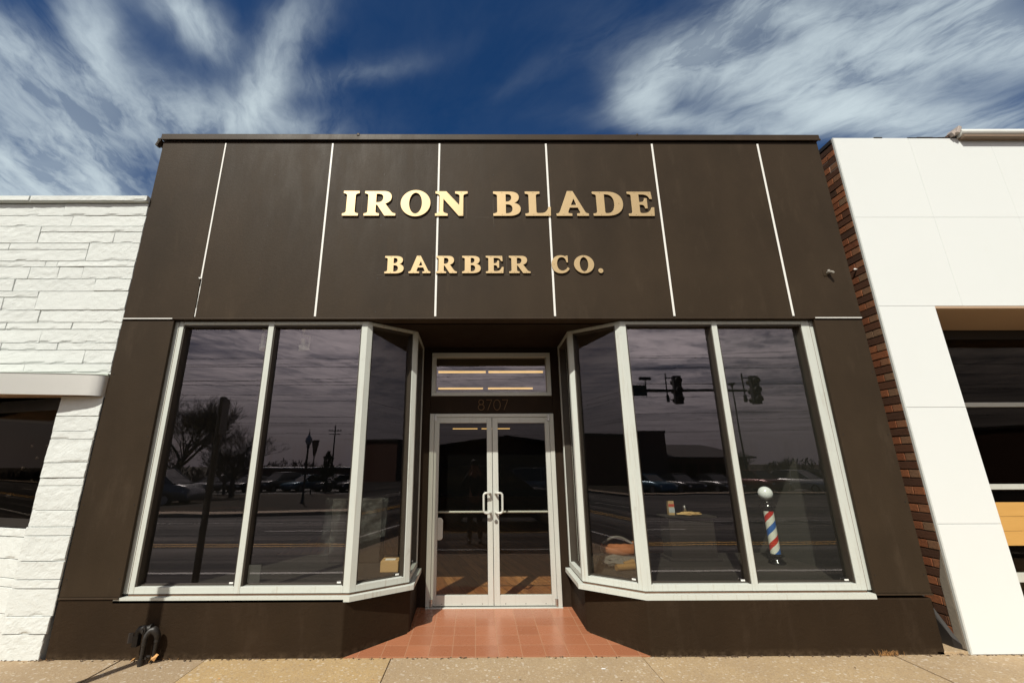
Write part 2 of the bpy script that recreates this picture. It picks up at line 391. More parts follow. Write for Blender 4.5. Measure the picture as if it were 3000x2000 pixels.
zc = math_('MAXIMUM', sxyz.outputs['Z'], .04)
px_ = math_('DIVIDE', sxyz.outputs['X'], zc); py_ = math_('DIVIDE', sxyz.outputs['Y'], zc)
pc = N(nt,'ShaderNodeCombineXYZ'); L(nt, px_, pc.inputs[0]); L(nt, py_, pc.inputs[1]); P0 = pc.outputs[0]
# swirl the cirrus layer
wn1 = N(nt,'ShaderNodeTexNoise'); wn1.inputs['Scale'].default_value = 2.6; wn1.inputs['Detail'].default_value = 4; wn1.inputs['Roughness'].default_value=.6; L(nt, P0, wn1.inputs['Vector'])
vs = N(nt,'ShaderNodeVectorMath',operation='SUBTRACT'); L(nt, wn1.outputs['Color'], vs.inputs[0]); vs.inputs[1].default_value = (.5,.5,.5)
vm = N(nt,'ShaderNodeVectorMath',operation='SCALE'); L(nt, vs.outputs[0], vm.inputs[0]); vm.inputs['Scale'].default_value = .15
va = N(nt,'ShaderNodeVectorMath',operation='ADD'); L(nt, P0, va.inputs[0]); L(nt, vm.outputs[0], va.inputs[1]); P1 = va.outputs[0]
sw = N(nt,'ShaderNodeSeparateXYZ'); L(nt, P1, sw.inputs[0])
BL = [(-1.323, 1.185, 3.184, 3.871, -4.248, 0.408, 1.0), (-1.676, 1.415, 2.472, 2.444, -2.465, 3.827, 1.9), (-0.943, 0.86, 0.016, 5.515, 15.297, 10.802, 0.65), (-1.153, 0.885, 7.495, 7.41, -7.456, 5.88, 0.5), (-0.664, 0.781, 5.285, 10.139, -14.008, 4.902, 0.85), (-0.558, 0.95, -2.121, 3.519, 13.953, 12.644, 0.75), (-0.71, 1.109, 3.754, 1.92, -1.23, 8.675, 0.6), (-0.392, 0.949, 4.524, 0.176, 7.607, 24.039, 0.20), (-0.977, 1.091, 3.806, 2.711, -2.519, 4.561, 0.5), (0.56, 0.856, 4.263, -4.888, 12.28, 9.661, 0.95), (0.496, 1.038, 1.925, 8.294, 12.388, -7.651, 0.65), (1.021, 1.02, 2.914, -2.281, -2.475, 10.947, 1.0), (1.035, 0.831, 3.101, -3.676, 1.711, 5.815, 1.1), (1.234, 0.785, 4.781, -5.517, -1.707, 10.474, 0.9), (0.727, 0.776, 7.466, -5.117, -3.679, 18.461, 0.65), (0.823, 1.114, 3.349, -1.97, -1.077, 18.974, 0.55), (1.492, 1.104, 3.352, -3.606, -0.939, 8.95, 0.7), (0.161, 0.92, 5.689, -4.115, 15.624, 22.586, 0.035), (0.66, 0.93, 5.0, 1.0, -1.0, 9.0, 0.42)]
dens = None
for cx,cyy,a1,a2,b1,b2,st in BL:
    u_ = math_('ADD', math_('MULTIPLY', sw.outputs['X'], a1), math_('MULTIPLY_ADD', sw.outputs['Y'], a2)); 
    # MULTIPLY_ADD third input holds the offset
    u_.node.inputs[1].links[0].from_node.inputs[2].default_value = -(a1*cx + a2*cyy)
    v_ = math_('ADD', math_('MULTIPLY', sw.outputs['X'], b1), math_('MULTIPLY_ADD', sw.outputs['Y'], b2))
    v_.node.inputs[1].links[0].from_node.inputs[2].default_value = -(b1*cx + b2*cyy)
    q = math_('ADD', math_('MULTIPLY', u_, u_), math_('MULTIPLY', v_, v_))
    e = math_('MULTIPLY', math_('POWER', 3.3, math_('MULTIPLY', q, -1.0)), st)
    dens = e if dens is None else math_('ADD', dens, e)
# thin wisps everywhere else (seen mirrored in the glass)
def fbm(scale, det, ro, ang, k, off=(0,0,0), dist=.25):
    r1 = N(nt,'ShaderNodeMapping'); r1.inputs['Rotation'].default_value = (0,0,-ang); r1.inputs['Location'].default_value = off
    mp = N(nt,'ShaderNodeMapping'); mp.inputs['Scale'].default_value = (1,k,1); L(nt, P1, r1.inputs[0]); L(nt, r1.outputs[0], mp.inputs[0])
    n = N(nt,'ShaderNodeTexNoise'); n.inputs['Scale'].default_value = scale; n.inputs['Detail'].default_value = det; n.inputs['Roughness'].default_value = ro; n.inputs['Distortion'].default_value = dist
    L(nt, mp.outputs[0], n.inputs['Vector']); return n.outputs['Fac']
def mixf(f_, a, b):
    n = N(nt,'ShaderNodeMix'); L(nt, f_, n.inputs[0]); L(nt, a, n.inputs[2]); L(nt, b, n.inputs[3]); return n.outputs[0]
side = maprange(nt, px_, -.35, .35, 0, 1)
f1 = mixf(side, fbm(2.7, 12, .60, R(116), 2.3, (2,5,0), .5), fbm(2.9, 12, .60, R(-38), 1.9, dist=.6))
f2 = mixf(side, fbm(7.0, 10, .64, R(108), 2.6, (1,3,0), .7), fbm(7.0, 10, .64, R(-48), 2.2, (3,1,0), .7))
f3 = fbm(16, 8, .68, R(80), 2.0); f4 = fbm(1.3, 4, .5, 0, 1.2, (7,2,0))
back = maprange(nt, sxyz.outputs['Y'], -.15, -.45, 0, 1)
bk = fbm(.24, 8, .6, R(4), 2.9, (1.3,.4,0))
backd = math_('MULTIPLY', back, maprange(nt, bk, .36, .58, .0, 1.35))
fmix = math_('ADD', math_('MULTIPLY', f1, .72), math_('MULTIPLY', f2, .28))
tex = math_('ADD', maprange(nt, fmix, .36, .66, -.36, .46), math_('MULTIPLY', maprange(nt, f3, .3,.7,-.5,.5), .07))
tex = math_('ADD', tex, maprange(nt, f4, .35, .65, -.20, .20))
dfr = math_('MINIMUM', math_('ADD', dens, .012), 1.15)
dd = math_('ADD', dfr, backd)
alpha = math_('MULTIPLY', dd, math_('MAXIMUM', math_('ADD', tex, .50), .20), clamp=True)
alpha = math_('MULTIPLY', math_('SUBTRACT', 1.0, math_('POWER', 2.718, math_('MULTIPLY', alpha, -2.0))), 1.0)
deep = N(nt,'ShaderNodeMix'); deep.data_type='RGBA'; deep.blend_type='MULTIPLY'; deep.inputs[0].default_value = 1
L(nt, sky.outputs[0], deep.inputs[6])
L(nt, mixc(nt, maprange(nt, sxyz.outputs['Y'], .25, -.15, 0, 1), (.095,.345,.60), (.56,.41,.36)), deep.inputs[7])
sdn = N(nt,'ShaderNodeVectorMath',operation='DOT_PRODUCT'); L(nt, dirv, sdn.inputs[0]); sdn.inputs[1].default_value = tuple(sdir)
glow = maprange(nt, sdn.outputs['Value'], .2, .95, 1.0, 1.5)
lowz = math_('MULTIPLY', maprange(nt, sxyz.outputs['Z'], .02, .25, .15, 1), maprange(nt, sxyz.outputs['Z'], .45, .75, 1, 0))
glow2 = math_('MULTIPLY_ADD', math_('MULTIPLY', lowz, maprange(nt, sxyz.outputs['Y'], -.35, -.85, 0, 1)), 2.2)
glow2.node.inputs[2].default_value = .75
ccol = N(nt,'ShaderNodeMix'); ccol.data_type='RGBA'; ccol.blend_type='MULTIPLY'; ccol.inputs[0].default_value = 1
ccol.inputs[6].default_value = (7.0,8.1,8.5,1); L(nt, glow, ccol.inputs[7])
wc = N(nt,'ShaderNodeMix'); wc.data_type='RGBA'; wc.inputs[0].default_value = 0
warm = maprange(nt, sxyz.outputs['Y'], .0, -.4, 0, 1); L(nt, warm, wc.inputs[0])
L(nt, ccol.outputs[2], wc.inputs[6])
c2 = N(nt,'ShaderNodeMix'); c2.data_type='RGBA'; c2.blend_type='MULTIPLY'; c2.inputs[0].default_value = 1; c2.inputs[6].default_value = (5.9,5.5,5.3,1); L(nt, glow2, c2.inputs[7]); L(nt, c2.outputs[2], wc.inputs[7])
fin = N(nt,'ShaderNodeMix'); fin.data_type='RGBA'; L(nt, alpha, fin.inputs[0]); L(nt, deep.outputs[2], fin.inputs[6]); L(nt, wc.outputs[2], fin.inputs[7])
hz_ = N(nt,'ShaderNodeMix'); hz_.data_type='RGBA'; L(nt, maprange(nt, sxyz.outputs['Z'], .0, .22, .85, 0), hz_.inputs[0]); L(nt, fin.outputs[2], hz_.inputs[6]); hz_.inputs[7].default_value = (3.0,2.85,3.0,1)
L(nt, hz_.outputs[2], bg.inputs[0])
w.cycles.sampling_method = 'MANUAL'; w.cycles.sample_map_resolution = 512

# ================================================================== SETTING
def gz(y):
    d = -y
    return -.14 - .02*max(0, min(d, 60) - 2.1)
xs = (-900, 900)
g = MB(); ys = [400, 30, -2.1, -60, -900]; zs = [-.16,-.16,-.16, gz(-60)-.03, gz(-60)-.03]
for i in range(4):
    g.add([(-900,ys[i],zs[i]),(900,ys[i],zs[i]),(900,ys[i+1],zs[i+1]),(-900,ys[i+1],zs[i+1])], [(3,2,1,0)])
tag(g.build('ground', M['grass']), kind='structure')
KERB = [(-90,-13.0),(-9,-13.4),(-5.2,-14.4),(-3.4,-16.6),(-2.4,-21),(-1.6,-29.0),(90,-29.6)]
r_ = MB(); pts = [(-90,-2.19)] + [(a,b) for a,b in KERB] + [(90,-2.19)]
r_.add([(a,b,gz(b)+.004) for a,b in pts], [tuple(range(len(pts)))])
tag(r_.build('road', M['asphalt']), kind='structure')
mk = MB()
def roadline(y, wd, x0=-60, x1=60, dash=None):
    x = x0
    while x < x1:
        e_ = x + (dash[0] if dash else 6)
        mk.add([(x,y-wd/2,gz(y-wd/2)+.009),(e_,y-wd/2,gz(y-wd/2)+.009),(e_,y+wd/2,gz(y+wd/2)+.009),(x,y+wd/2,gz(y+wd/2)+.009)], [(0,1,2,3)])
        x = e_ + (dash[1] if dash else 0)
roadline(-3.5,.12); roadline(-9.0,.10,dash=(3,6)); roadline(-11.2,.08)
tag(mk.build('lane_marking', M['white']), kind='structure')
mk = MB(); roadline(-6.25,.11); roadline(-6.55,.11)
tag(mk.build('centre_line', M['yellow']), kind='structure')
# far kerb and grass verge
vg = MB(); v = [(a,b-.18) for a,b in KERB]; pts = [(-90,-31)] + [(90,-31)] + list(reversed(v)); 
vg.add([(a,b,gz(b)+.11) for a,b in pts], [tuple(range(len(pts)))])
tag(vg.build('verge', M['grass']), kind='structure')
kb = MB()
for (a,b),(c,d) in zip(KERB, KERB[1:]):
    kb.prism([(a,b-.9),(c,d-.9),(c,d),(a,b)], [gz(b)-.1,gz(d)-.1,gz(d)-.1,gz(b)-.1], [gz(b)+.125,gz(d)+.125,gz(d)+.125,gz(b)+.125])
tag(kb.build('far_kerb', M['kerb']), kind='structure')
lot = MB(); lot.add([(-90,-31,gz(-31)+.02),(-90,-58,gz(-58)+.02),(90,-58,gz(-58)+.02),(90,-31,gz(-31)+.02)], [(0,1,2,3)])
tag(lot.build('car_park', M['lot']), kind='structure')
# our pavement: slabs with open joints, and the kerb
sw_ = MB(); jx = [-9.0,-7.4,-5.9,-4.4,-2.925,-2.228,-.702,1.381,3.487,5.0,6.5,8.0,9.5]
tints = [.3,.4,.2,.25,.15,.80,.35,.55,.42,.62,.5,.4,.5]
for i in range(len(jx)-1):
    t = tints[i]
    for (ya,yb) in ((-2.05,-1.22),(-1.214,.0)):
        a = jx[i]+.004; b = jx[i+1]-.004; n = 14
        # front edge against the building wanders a little
        sw_.box(a, b, ya, yb, -.16, 0 + (-.004 if i % 3 == 1 else 0), t)
sw_.box(-9,-3.9,0.0,3.0,-.16,-.006,.3); sw_.box(4.16,9.5,0.0,1.2,-.16,-.006,.5); sw_.box(3.86,4.16,0.0,1.5,-.16,.02,.5)
tag(sw_.build('pavement', M['pave'], bevel=.003), kind='structure')
jd = MB(); jd.box(-9,9.5,-2.05,0.02,-.15,-.007); tag(jd.build('pavement_joint_dirt', M['dirt']), kind='structure')
kk = MB(); kk.box(-60,60,-2.20,-2.054,-.2,-.003); tag(kk.build('near_kerb', M['kerb'], bevel=.01), kind='structure')
# ragged line of grit and weeds where walls meet the pavement
gd = MB()
for k in range(420):
    x = random.uniform(-4.0,4.9)
    if -1.1 < x < 1.45 and random.random() < .4: continue
    y = -abs(random.gauss(0,.018)) - .002; s = random.uniform(.003,.011)
    gd.obox(x, y, s*.25, s*random.uniform(.8,2.2), s, s*.6, random.uniform(0,3), random.uniform(-.4,.4), 0, random.random())
gd_ = gd.build('grit', M['dirt']); tag(gd_, 'brown grit and dirt gathered along the foot of the walls', 'grit', kind='stuff')

# ================================================================== DARK SHOP BUILDING
S = thing('shop_building', 'dark brown single-storey shop with recessed double doors between angled display windows', 'building')
XL, XR = -3.56, 3.945
shell = MB()
shell.box(XL+.01, XL+.15, .16, 18, -.1, 5.05); shell.box(XR-.17, XR-.03, .16, 18, -.1, 5.05)
shell.box(XL+.01, XR-.03, 18.0, 18.2, -.1, 5.0); shell.box(XL+.15, XR-.17, .17, 18, 4.82, 4.9)
shell.box(XL+.15, XR-.17, .162, .172, 2.99, 4.82)
shell.build('side_wall', M['brownrough'], S)
seams = [-2.846+1.2192*i for i in range(6)]
xs_ = [XL] + seams + [XR]
for i in range(7):
    a = xs_[i] + (.0075 if i else 0); b = xs_[i+1] - (.0075 if i < 6 else 0)
    p = MB(); p.box(a, b, 0, .15, 2.972, 5.1)
    # nail heads
    p.build('fascia_panel', M['brown'], S, bevel=.002)
for i,x in enumerate(seams):
    p = MB()
    if i == 0:
        p.box(x-.008, x+.008, -.004, .02, 3.40, 5.075)
        random.seed(3); z = 2.985
        while z < 3.395:                       # broken, crooked lower end of the first strip
            h = random.uniform(.03,.09); o_ = random.uniform(-.002,.003); wd = random.uniform(.002,.0055) if z > 3.08 else .0075
            p.box(x+.004+o_-wd, x+.004+o_+wd, .002, .012, z, min(z+h-.001,3.398)); z += h
        p.obox(x-.012, -.006, 3.405, .02,.012,.012, 0,0,.6)
    else:
        p.box(x-.0105, x+.0105, -.004, .02, 2.985, 5.075)
    p.build('trim_strip', M['strip'], S, bevel=.002)
for i in range(7):
    a = xs_[i]; b = xs_[i+1]
    for zn in (3.03,3.40,4.02,4.66):
        for xn in ((a+.028,b-.03) if i in (0,6) else (a+.03,(a+b)/2,b-.028)):
            q = MB(); q.tube([(xn,.001,zn+.004*((i*7)%3-1)),(xn,-.0016,zn+.004*((i*7)%3-1))],.0042,6); q.build('nail', M['dark'], S)
back = MB(); back.box(XL+.005, XR-.005, .012, .16, 2.974, 5.09); back.build('fascia_backing', M['dark'], S)
cpg = MB(); cpg.box(XL-.022, XR+.024, -.022, .30, 5.124, 5.187); cpg.box(XL-.026, XR+.028, -.030, -.016, 5.106, 5.127)
cpg.box(-1.355,-1.325,-.028,.02,5.165,5.197); cpg.box(1.855,1.88,-.026,.02,5.172,5.195)
cpg.box(XL-.05, XL-.03, -.03,.25, 5.05,5.12)
cpg.build('coping', M['browntrim'], S, bevel=.003)
fl = MB(); fl.obox(XL-.042,-.0,5.075,.03,.05,.09,0,0,.35); fl.build('loose_flashing', M['browntrim'], S)
dr = MB(); dr.box(XL, XR, -.010, .14, 2.957, 2.9705); dr.build('drip_edge', M['browntrim'], S, bevel=.002)
for a,b in ((XL,-3.045),(3.455,XR)):
    p = MB(); p.box(a, b, 0.002, .032, .457, 2.9565); p.build('side_panel', M['brown'], S, bevel=.002)
    p = MB(); p.box(a+.002, b-.004, -.0035, .02, 2.9585, 2.9695) if False else p.box(a+.004, b-.01, -.014, -.0105, 2.958, 2.9675)
    p.build('trim_strip', M['strip'], S)
    p = MB(); p.box(a, b, -.012, .12, .443, .4555); p.build('ledge', M['browntrim'], S, bevel=.002)
    # nails
    for z in (.6,1.2,1.8,2.4,2.9):
        for xx in (a+.03, b-.03):
            q = MB(); q.tube([(xx,.0045,z),(xx,-.0015,z)], .004, 6); q.build('nail', M['dark'], S)
# narrow reveal between the side panel and the window jamb
for a,b in ((-3.12,-3.102),(3.52,3.535)):
    rv = MB(); rv.box(a-.04,b+.04,.055,.15,.44,2.9565); rv.build('reveal', M['dark'], S)

# bulkheads under the windows
bl = MB(); bl.prism([(XL,.0),(-1.122,.0),(-.625,.475),(-.63,1.075),(-.72,1.075),(-.72,.52),(-1.16,.10),(XL,.10)], -.12, [.4425]*2+[.4205]*4+[.4205,.4425])
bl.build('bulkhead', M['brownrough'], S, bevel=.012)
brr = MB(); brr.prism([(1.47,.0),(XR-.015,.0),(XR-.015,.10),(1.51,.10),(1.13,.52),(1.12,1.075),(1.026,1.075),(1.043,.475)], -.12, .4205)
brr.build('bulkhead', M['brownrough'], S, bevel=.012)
# soffit over the entrance and inside the bays
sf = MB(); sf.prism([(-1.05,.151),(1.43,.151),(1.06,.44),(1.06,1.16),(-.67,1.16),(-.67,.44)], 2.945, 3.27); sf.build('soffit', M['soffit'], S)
# wall round the door
ew = MB(); ew.box(-.70,-.542,1.062,1.16,.0,2.9445); ew.box(.930,1.11,1.062,1.16,.0,2.9445)
ew.box(-.541,.929,1.062,1.16,2.125,2.332); ew.box(-.541,.929,1.062,1.16,2.875,2.9445)
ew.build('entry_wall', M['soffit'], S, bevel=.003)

# ---- shopfront windows
def norm2(a,b): d = Vector((b[0]-a[0],b[1]-a[1])); return d.normalized()
def window_run(P, mulls, parent_names, ends):
    """P: polyline of outer frame faces (street on the right-hand side of travel);
       mulls: per segment list of distances of extra mullions"""
    Z0, Z1 = .4695, 2.949; DEP = .10; W = .058
    n = len(P); dirs = [norm2(P[i],P[i+1]) for i in range(n-1)]
    ins = lambda d: Vector((-d.y, d.x))
    def off(i, k):   # miter point at vertex i shifted inward by k
        if i == 0: return Vector(P[0]) + ins(dirs[0])*k
        if i == n-1: return Vector(P[-1]) + ins(dirs[-1])*k
        a, b = ins(dirs[i-1]), ins(dirs[i]); m_ = (a+b).normalized(); return Vector(P[i]) + m_*(k/m_.dot(a))
    Wn = thing_part('display_window', S)
    # corner posts
    for i in range(n):
        wa = ends[0] if i == 0 else (ends[1] if i == n-1 else W)
        pts = []
        if i > 0:
            d = dirs[i-1]; pts += [Vector(P[i]) - d*wa]
        pts += [Vector(P[i])]
        if i < n-1: pts += [Vector(P[i]) + dirs[i]*wa]
        inner = []
        if i < n-1: inner += [Vector(P[i]) + dirs[i]*wa + ins(dirs[i])*DEP]
        inner += [off(i,DEP)]
        if i > 0: inner += [Vector(P[i]) - dirs[i-1]*wa + ins(dirs[i-1])*DEP]
        # avoid degenerate order on reflex corners
        p = MB(); p.prism(pts+inner, Z0, Z1); p.build('corner_post' if 0<i<n-1 else 'jamb', M['frame'], Wn, bevel=.003)
    for i in range(n-1):
        A = Vector(P[i]); d = dirs[i]; nn = ins(d); Ls = (Vector(P[i+1])-A).length
        wa = ends[0] if i == 0 else W; wb = ends[1] if i == n-2 else W
        def qd(s0,s1,k0,k1): return [A+d*s0+nn*k0, A+d*s1+nn*k0, A+d*s1+nn*k1, A+d*s0+nn*k1]
        cuts = [wa] + [t for m_ in mulls[i] for t in (m_-.027, m_+.027)] + [Ls-wb]
        for m_ in mulls[i]:
            p = MB(); p.prism(qd(m_-.027,m_+.027,-.002,DEP), Z0, Z1-.0); p.build('mullion', M['frame'], Wn, bevel=.003)
        for k in range(0,len(cuts),2):
            s0, s1 = cuts[k], cuts[k+1]
            p = MB(); p.prism(qd(s0,s1,0,DEP-.01), Z0, .523); p.build('bottom_rail', M['frame'], Wn, bevel=.003)
            p = MB(); p.prism(qd(s0,s1,.001,DEP-.01), 2.914, Z1-.001); p.build('top_rail', M['frame'], Wn, bevel=.003)
            # dark glazing stops round the pane
            p = MB()
            p.prism(qd(s0,s0+.012,.010,.088), .5235, 2.9135); p.prism(qd(s1-.012,s1,.010,.088), .5235, 2.9135)
            p.prism(qd(s0+.0122,s1-.0122,.045,.088), .5235, .534); p.prism(qd(s0+.0122,s1-.0122,.012,.088), 2.898, 2.9135)
            p.build('glazing_bead', M['glaze'], Wn)
            p = MB(); p.prism(qd(s0+.006,s1-.006,.066,.072), .529, 2.906); p.build('pane', M['glasshazed'] if (s1 > 1.4 and A.x > 1.4) else (M['glass'] if Ls > 1.5 else M['bayglass']), Wn)
            if s1-s0 > .4:
                p = MB(); e_ = s1-.05; p.prism(qd(e_-.018,e_+.018,.040,.0495), .5355, .549); p.build('setting_clip', M['strip'], Wn, bevel=.002)
    # rusty line of sealant and the sill
    def strip(k0,k1,z0,z1,mat,name,ext):
        O = [off(i,k0) for i in range(n)]; I = [off(i,k1) for i in range(n)]
        if ext[0]: O[0] = O[0]-dirs[0]*ext[0]; I[0] = I[0]-dirs[0]*ext[0]
        if ext[1]: O[-1] = O[-1]+dirs[-1]*ext[1]; I[-1] = I[-1]+dirs[-1]*ext[1]
        p = MB()
        for i in range(n-1): p.prism([O[i],O[i+1],I[i+1],I[i]], z0, z1)
        p.build(name, mat, Wn, bevel=.0 )
    strip(.008,.09,.4525,.469,M['sealant'],'sealant',(0,0))
    strip(-.045,.09,.412,.452,M['frame'],'sill',(ends[2],ends[3]))
    return Wn
def thing_part(name, parent):
    o = bpy.data.objects.new(name, None); COL.objects.link(o); o.parent = parent; o.empty_display_size=.1; return o
M['glaze'] = plain('dark_glazing_bead', (.045,.036,.026), .5, var=.2)
LW = window_run([(-3.010,.045),(-1.098,.045),(-.630,.40),(-.637,1.055)], [[.934],[],[]], None, (.0445,.05,.085,0))
RW = window_run([(1.024,1.055),(1.013,.40),(1.480,.045),(3.427,.045)], [[],[],[.967]], None, (.05,.083,0,.030))
for a,b in ((-3.060,-3.0178),(3.4348,3.478)):
    p = MB(); p.box(a,b,.050,.13,.470,2.948); p.build('outer_jamb', M['frame'], LW if a < 0 else RW, bevel=.003)

for a,b,W_ in ((-3.0175,-3.0103,LW),(3.4273,3.4345,RW),(3.4783,3.490,RW)):
    p = MB(); p.box(a,b,.053,.12,.471,2.947); p.build('sealant', M['sealant'], W_)
# ---- transom and doors
DY = 1.05
tr = MB(); X0,X1,T0,T1 = -.534,.922,2.336,2.871
tr.box(X0,X1,DY-.0,DY+.09,T0,T0+.045); tr.box(X0,X1,DY,DY+.09,T1-.055,T1)
tr.box(X0,X0+.05,DY+.001,DY+.09,T0+.0455,T1-.0555); tr.box(X1-.05,X1,DY+.001,DY+.09,T0+.0455,T1-.0555)
TR = tr.build('transom_window', M['doorframe'], S, bevel=.003)
p = MB(); p.box(X0+.045,X1-.045,DY+.05,DY+.056,T0+.04,T1-.05); p.build('pane', M['glass'], TR)
# safety mesh behind the transom
df = MB(); df.box(-.541,-.490,DY,DY+.10,.075,2.122); df.box(.878,.929,DY,DY+.10,.075,2.122); df.box(-.489,.877,DY+.001,DY+.10,2.081,2.1215)
df.box(-.54,.93,DY-.03,DY+.10,.052,.0745)
df.build('door_frame', M['doorframe'], S, bevel=.003)
dk = MB(); dk.box(-.489,.877,DY+.06,DY+.065,.075,.083); dk.build('door_gap', M['dark'], S)
def leaf(x0, x1, gx0, gx1, left):
    p = MB(); y0,y1 = DY+.006, DY+.050
    p.box(x0,gx0,y0,y1,.084,2.077); p.box(gx1,x1,y0,y1,.084,2.077)
    p.box(gx0+.0004,gx1-.0004,y0+.001,y1,.0845,.185); p.box(gx0+.0004,gx1-.0004,y0+.001,y1,2.013,2.0765)
    Dr = p.build('door', M['doorframe'], S, bevel=.0025)
    q = MB(); q.box(gx0-.006,gx1+.006,DY+.026,DY+.032,.180,2.018); q.build('pane', M['doorglass'], Dr)
    hx = (x1-.030) if left else (x0+.030); sg = -1 if left else 1
    q = MB(); pts = []
    a0 = Vector((hx, y0, 1.226)); b0 = Vector((hx, y0, 1.018))
    def arc(c, r, t0, t1, n=6):
        return [(c[0]+sg*r*math.cos(t0+(t1-t0)*i/n), c[1], c[2]+r*math.sin(t0+(t1-t0)*i/n)) for i in range(n+1)]
    yy = y0-.062; ox = hx + sg*.072
    pts = [(hx,y0,1.222),(hx,y0-.03,1.224),(hx+sg*.008,yy+.010,1.226),(hx+sg*.022,yy,1.228)] + arc((ox-sg*.03,yy,1.198),.03,math.pi/2,0) + arc((ox-sg*.03,yy,1.046),.03,0,-math.pi/2) + [(hx+sg*.022,yy,1.016),(hx+sg*.008,yy+.010,1.018),(hx,y0-.03,1.020),(hx,y0,1.022)]
    q.tube(pts, .0125, 12); q.tube([(hx,y0+.001,1.222),(hx,y0-.008,1.222)],.018,12); q.tube([(hx,y0+.001,1.022),(hx,y0-.008,1.022)],.018,12)
    q.build('handle', M['doorframe'], Dr)
    q = MB(); q.tube([(gx0-.02,DY+.085,1.016),(gx1+.02,DY+.085,1.016)], .0125, 12); q.tube([(gx0-.02,DY+.05,1.016),(gx0-.02,DY+.085,1.016)],.014,8); q.tube([(gx1+.02,DY+.05,1.016),(gx1+.02,DY+.085,1.016)],.014,8)
    q.build('push_bar', M['doorframe'], Dr)
    ex = (x0+.006) if left else (x1-.006)
    for z0_,z1_ in ((2.035,2.105),(.078,.150)):
        q = MB(); q.tube([(ex,DY-.006,z0_),(ex,DY-.006,z1_)],.0115,10); q.box(ex-.016,ex+.016,DY-.003,DY+.0055,z0_-.002,z1_+.002); q.build('pivot_hinge', M['chrome'], Dr, bevel=.001)
    for k in range(3):
        xx = x0 + (x1-x0)*(.18+.32*k); q = MB(); q.tube([(xx,y0+.0012,.104),(xx,y0-.0008,.104)],.0045,8); q.build('screw', M['dark'], Dr)
    return Dr
DL = leaf(-.4865,.1925,-.428,.133,True); DRr = leaf(.1985,.8745,.262,.822,False)
q = MB(); q.tube([(.2285,DY+.007,.924),(.2285,DY-.004,.924)],.0185,20); q.tube([(.2285,DY-.0035,.924),(.2285,DY-.006,.924)],.010,12); q.build('lock', M['chrome'], DRr)
q = MB(); rr = .035; pts = []
for (cx_,cz_,t0) in ((-.368-rr,.731+rr,-90),(-.368-rr,.964-rr,0)):
    pts += [(cx_+rr*math.cos(R(t0+k*15)), cz_+rr*math.sin(R(t0+k*15))) for k in range(7)]
pts += [(-.4275,.964),(-.4275,.731)]
nP = len(pts); q.add([(a,DY+.012,b) for a,b in pts]+[(a,DY+.0255,b) for a,b in pts], [tuple(range(nP)), tuple(range(2*nP-1,nP-1,-1))]+[(i,nP+i,nP+(i+1)%nP,(i+1)%nP) for i in range(nP)])
q.build('lock_cover', M['doorframe'], DL, bevel=.003, merge=True)

# ---- interior shell
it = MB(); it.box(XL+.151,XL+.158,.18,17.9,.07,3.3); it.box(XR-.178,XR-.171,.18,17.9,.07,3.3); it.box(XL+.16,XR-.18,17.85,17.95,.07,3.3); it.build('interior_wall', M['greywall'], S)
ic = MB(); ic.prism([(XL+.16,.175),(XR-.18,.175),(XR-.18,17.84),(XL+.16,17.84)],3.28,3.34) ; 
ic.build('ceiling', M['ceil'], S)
fl = MB(); fl.box(XL+.16,XR-.18,1.162,17.84,-.05,.068); tag(fl.build('shop_floor', M['wood']), kind='structure')
for nm,pts in (('display_platform',[(XL+.16,.135),(-1.13,.135),(-.76,.54),(-.76,1.9),(XL+.16,1.9)]),('display_platform',[(1.50,.135),(XR-.18,.135),(XR-.18,1.9),(1.16,1.9),(1.16,.54)])):
    p = MB(); p.prism(pts, .0695, .44); p.build(nm, M['carpet'], S)
# entry tiles, rising gently to the door
tl = MB(); tl.prism([(-1.10,-.002),(1.45,-.002),(1.06,.44),(1.04,1.06),(-.64,1.06),(-.64,.44)], -.05, [.004,.004,.03,.070,.070,.03])
te = tl.build('entry_tiles', M['tiles']); tag(te, kind='structure')

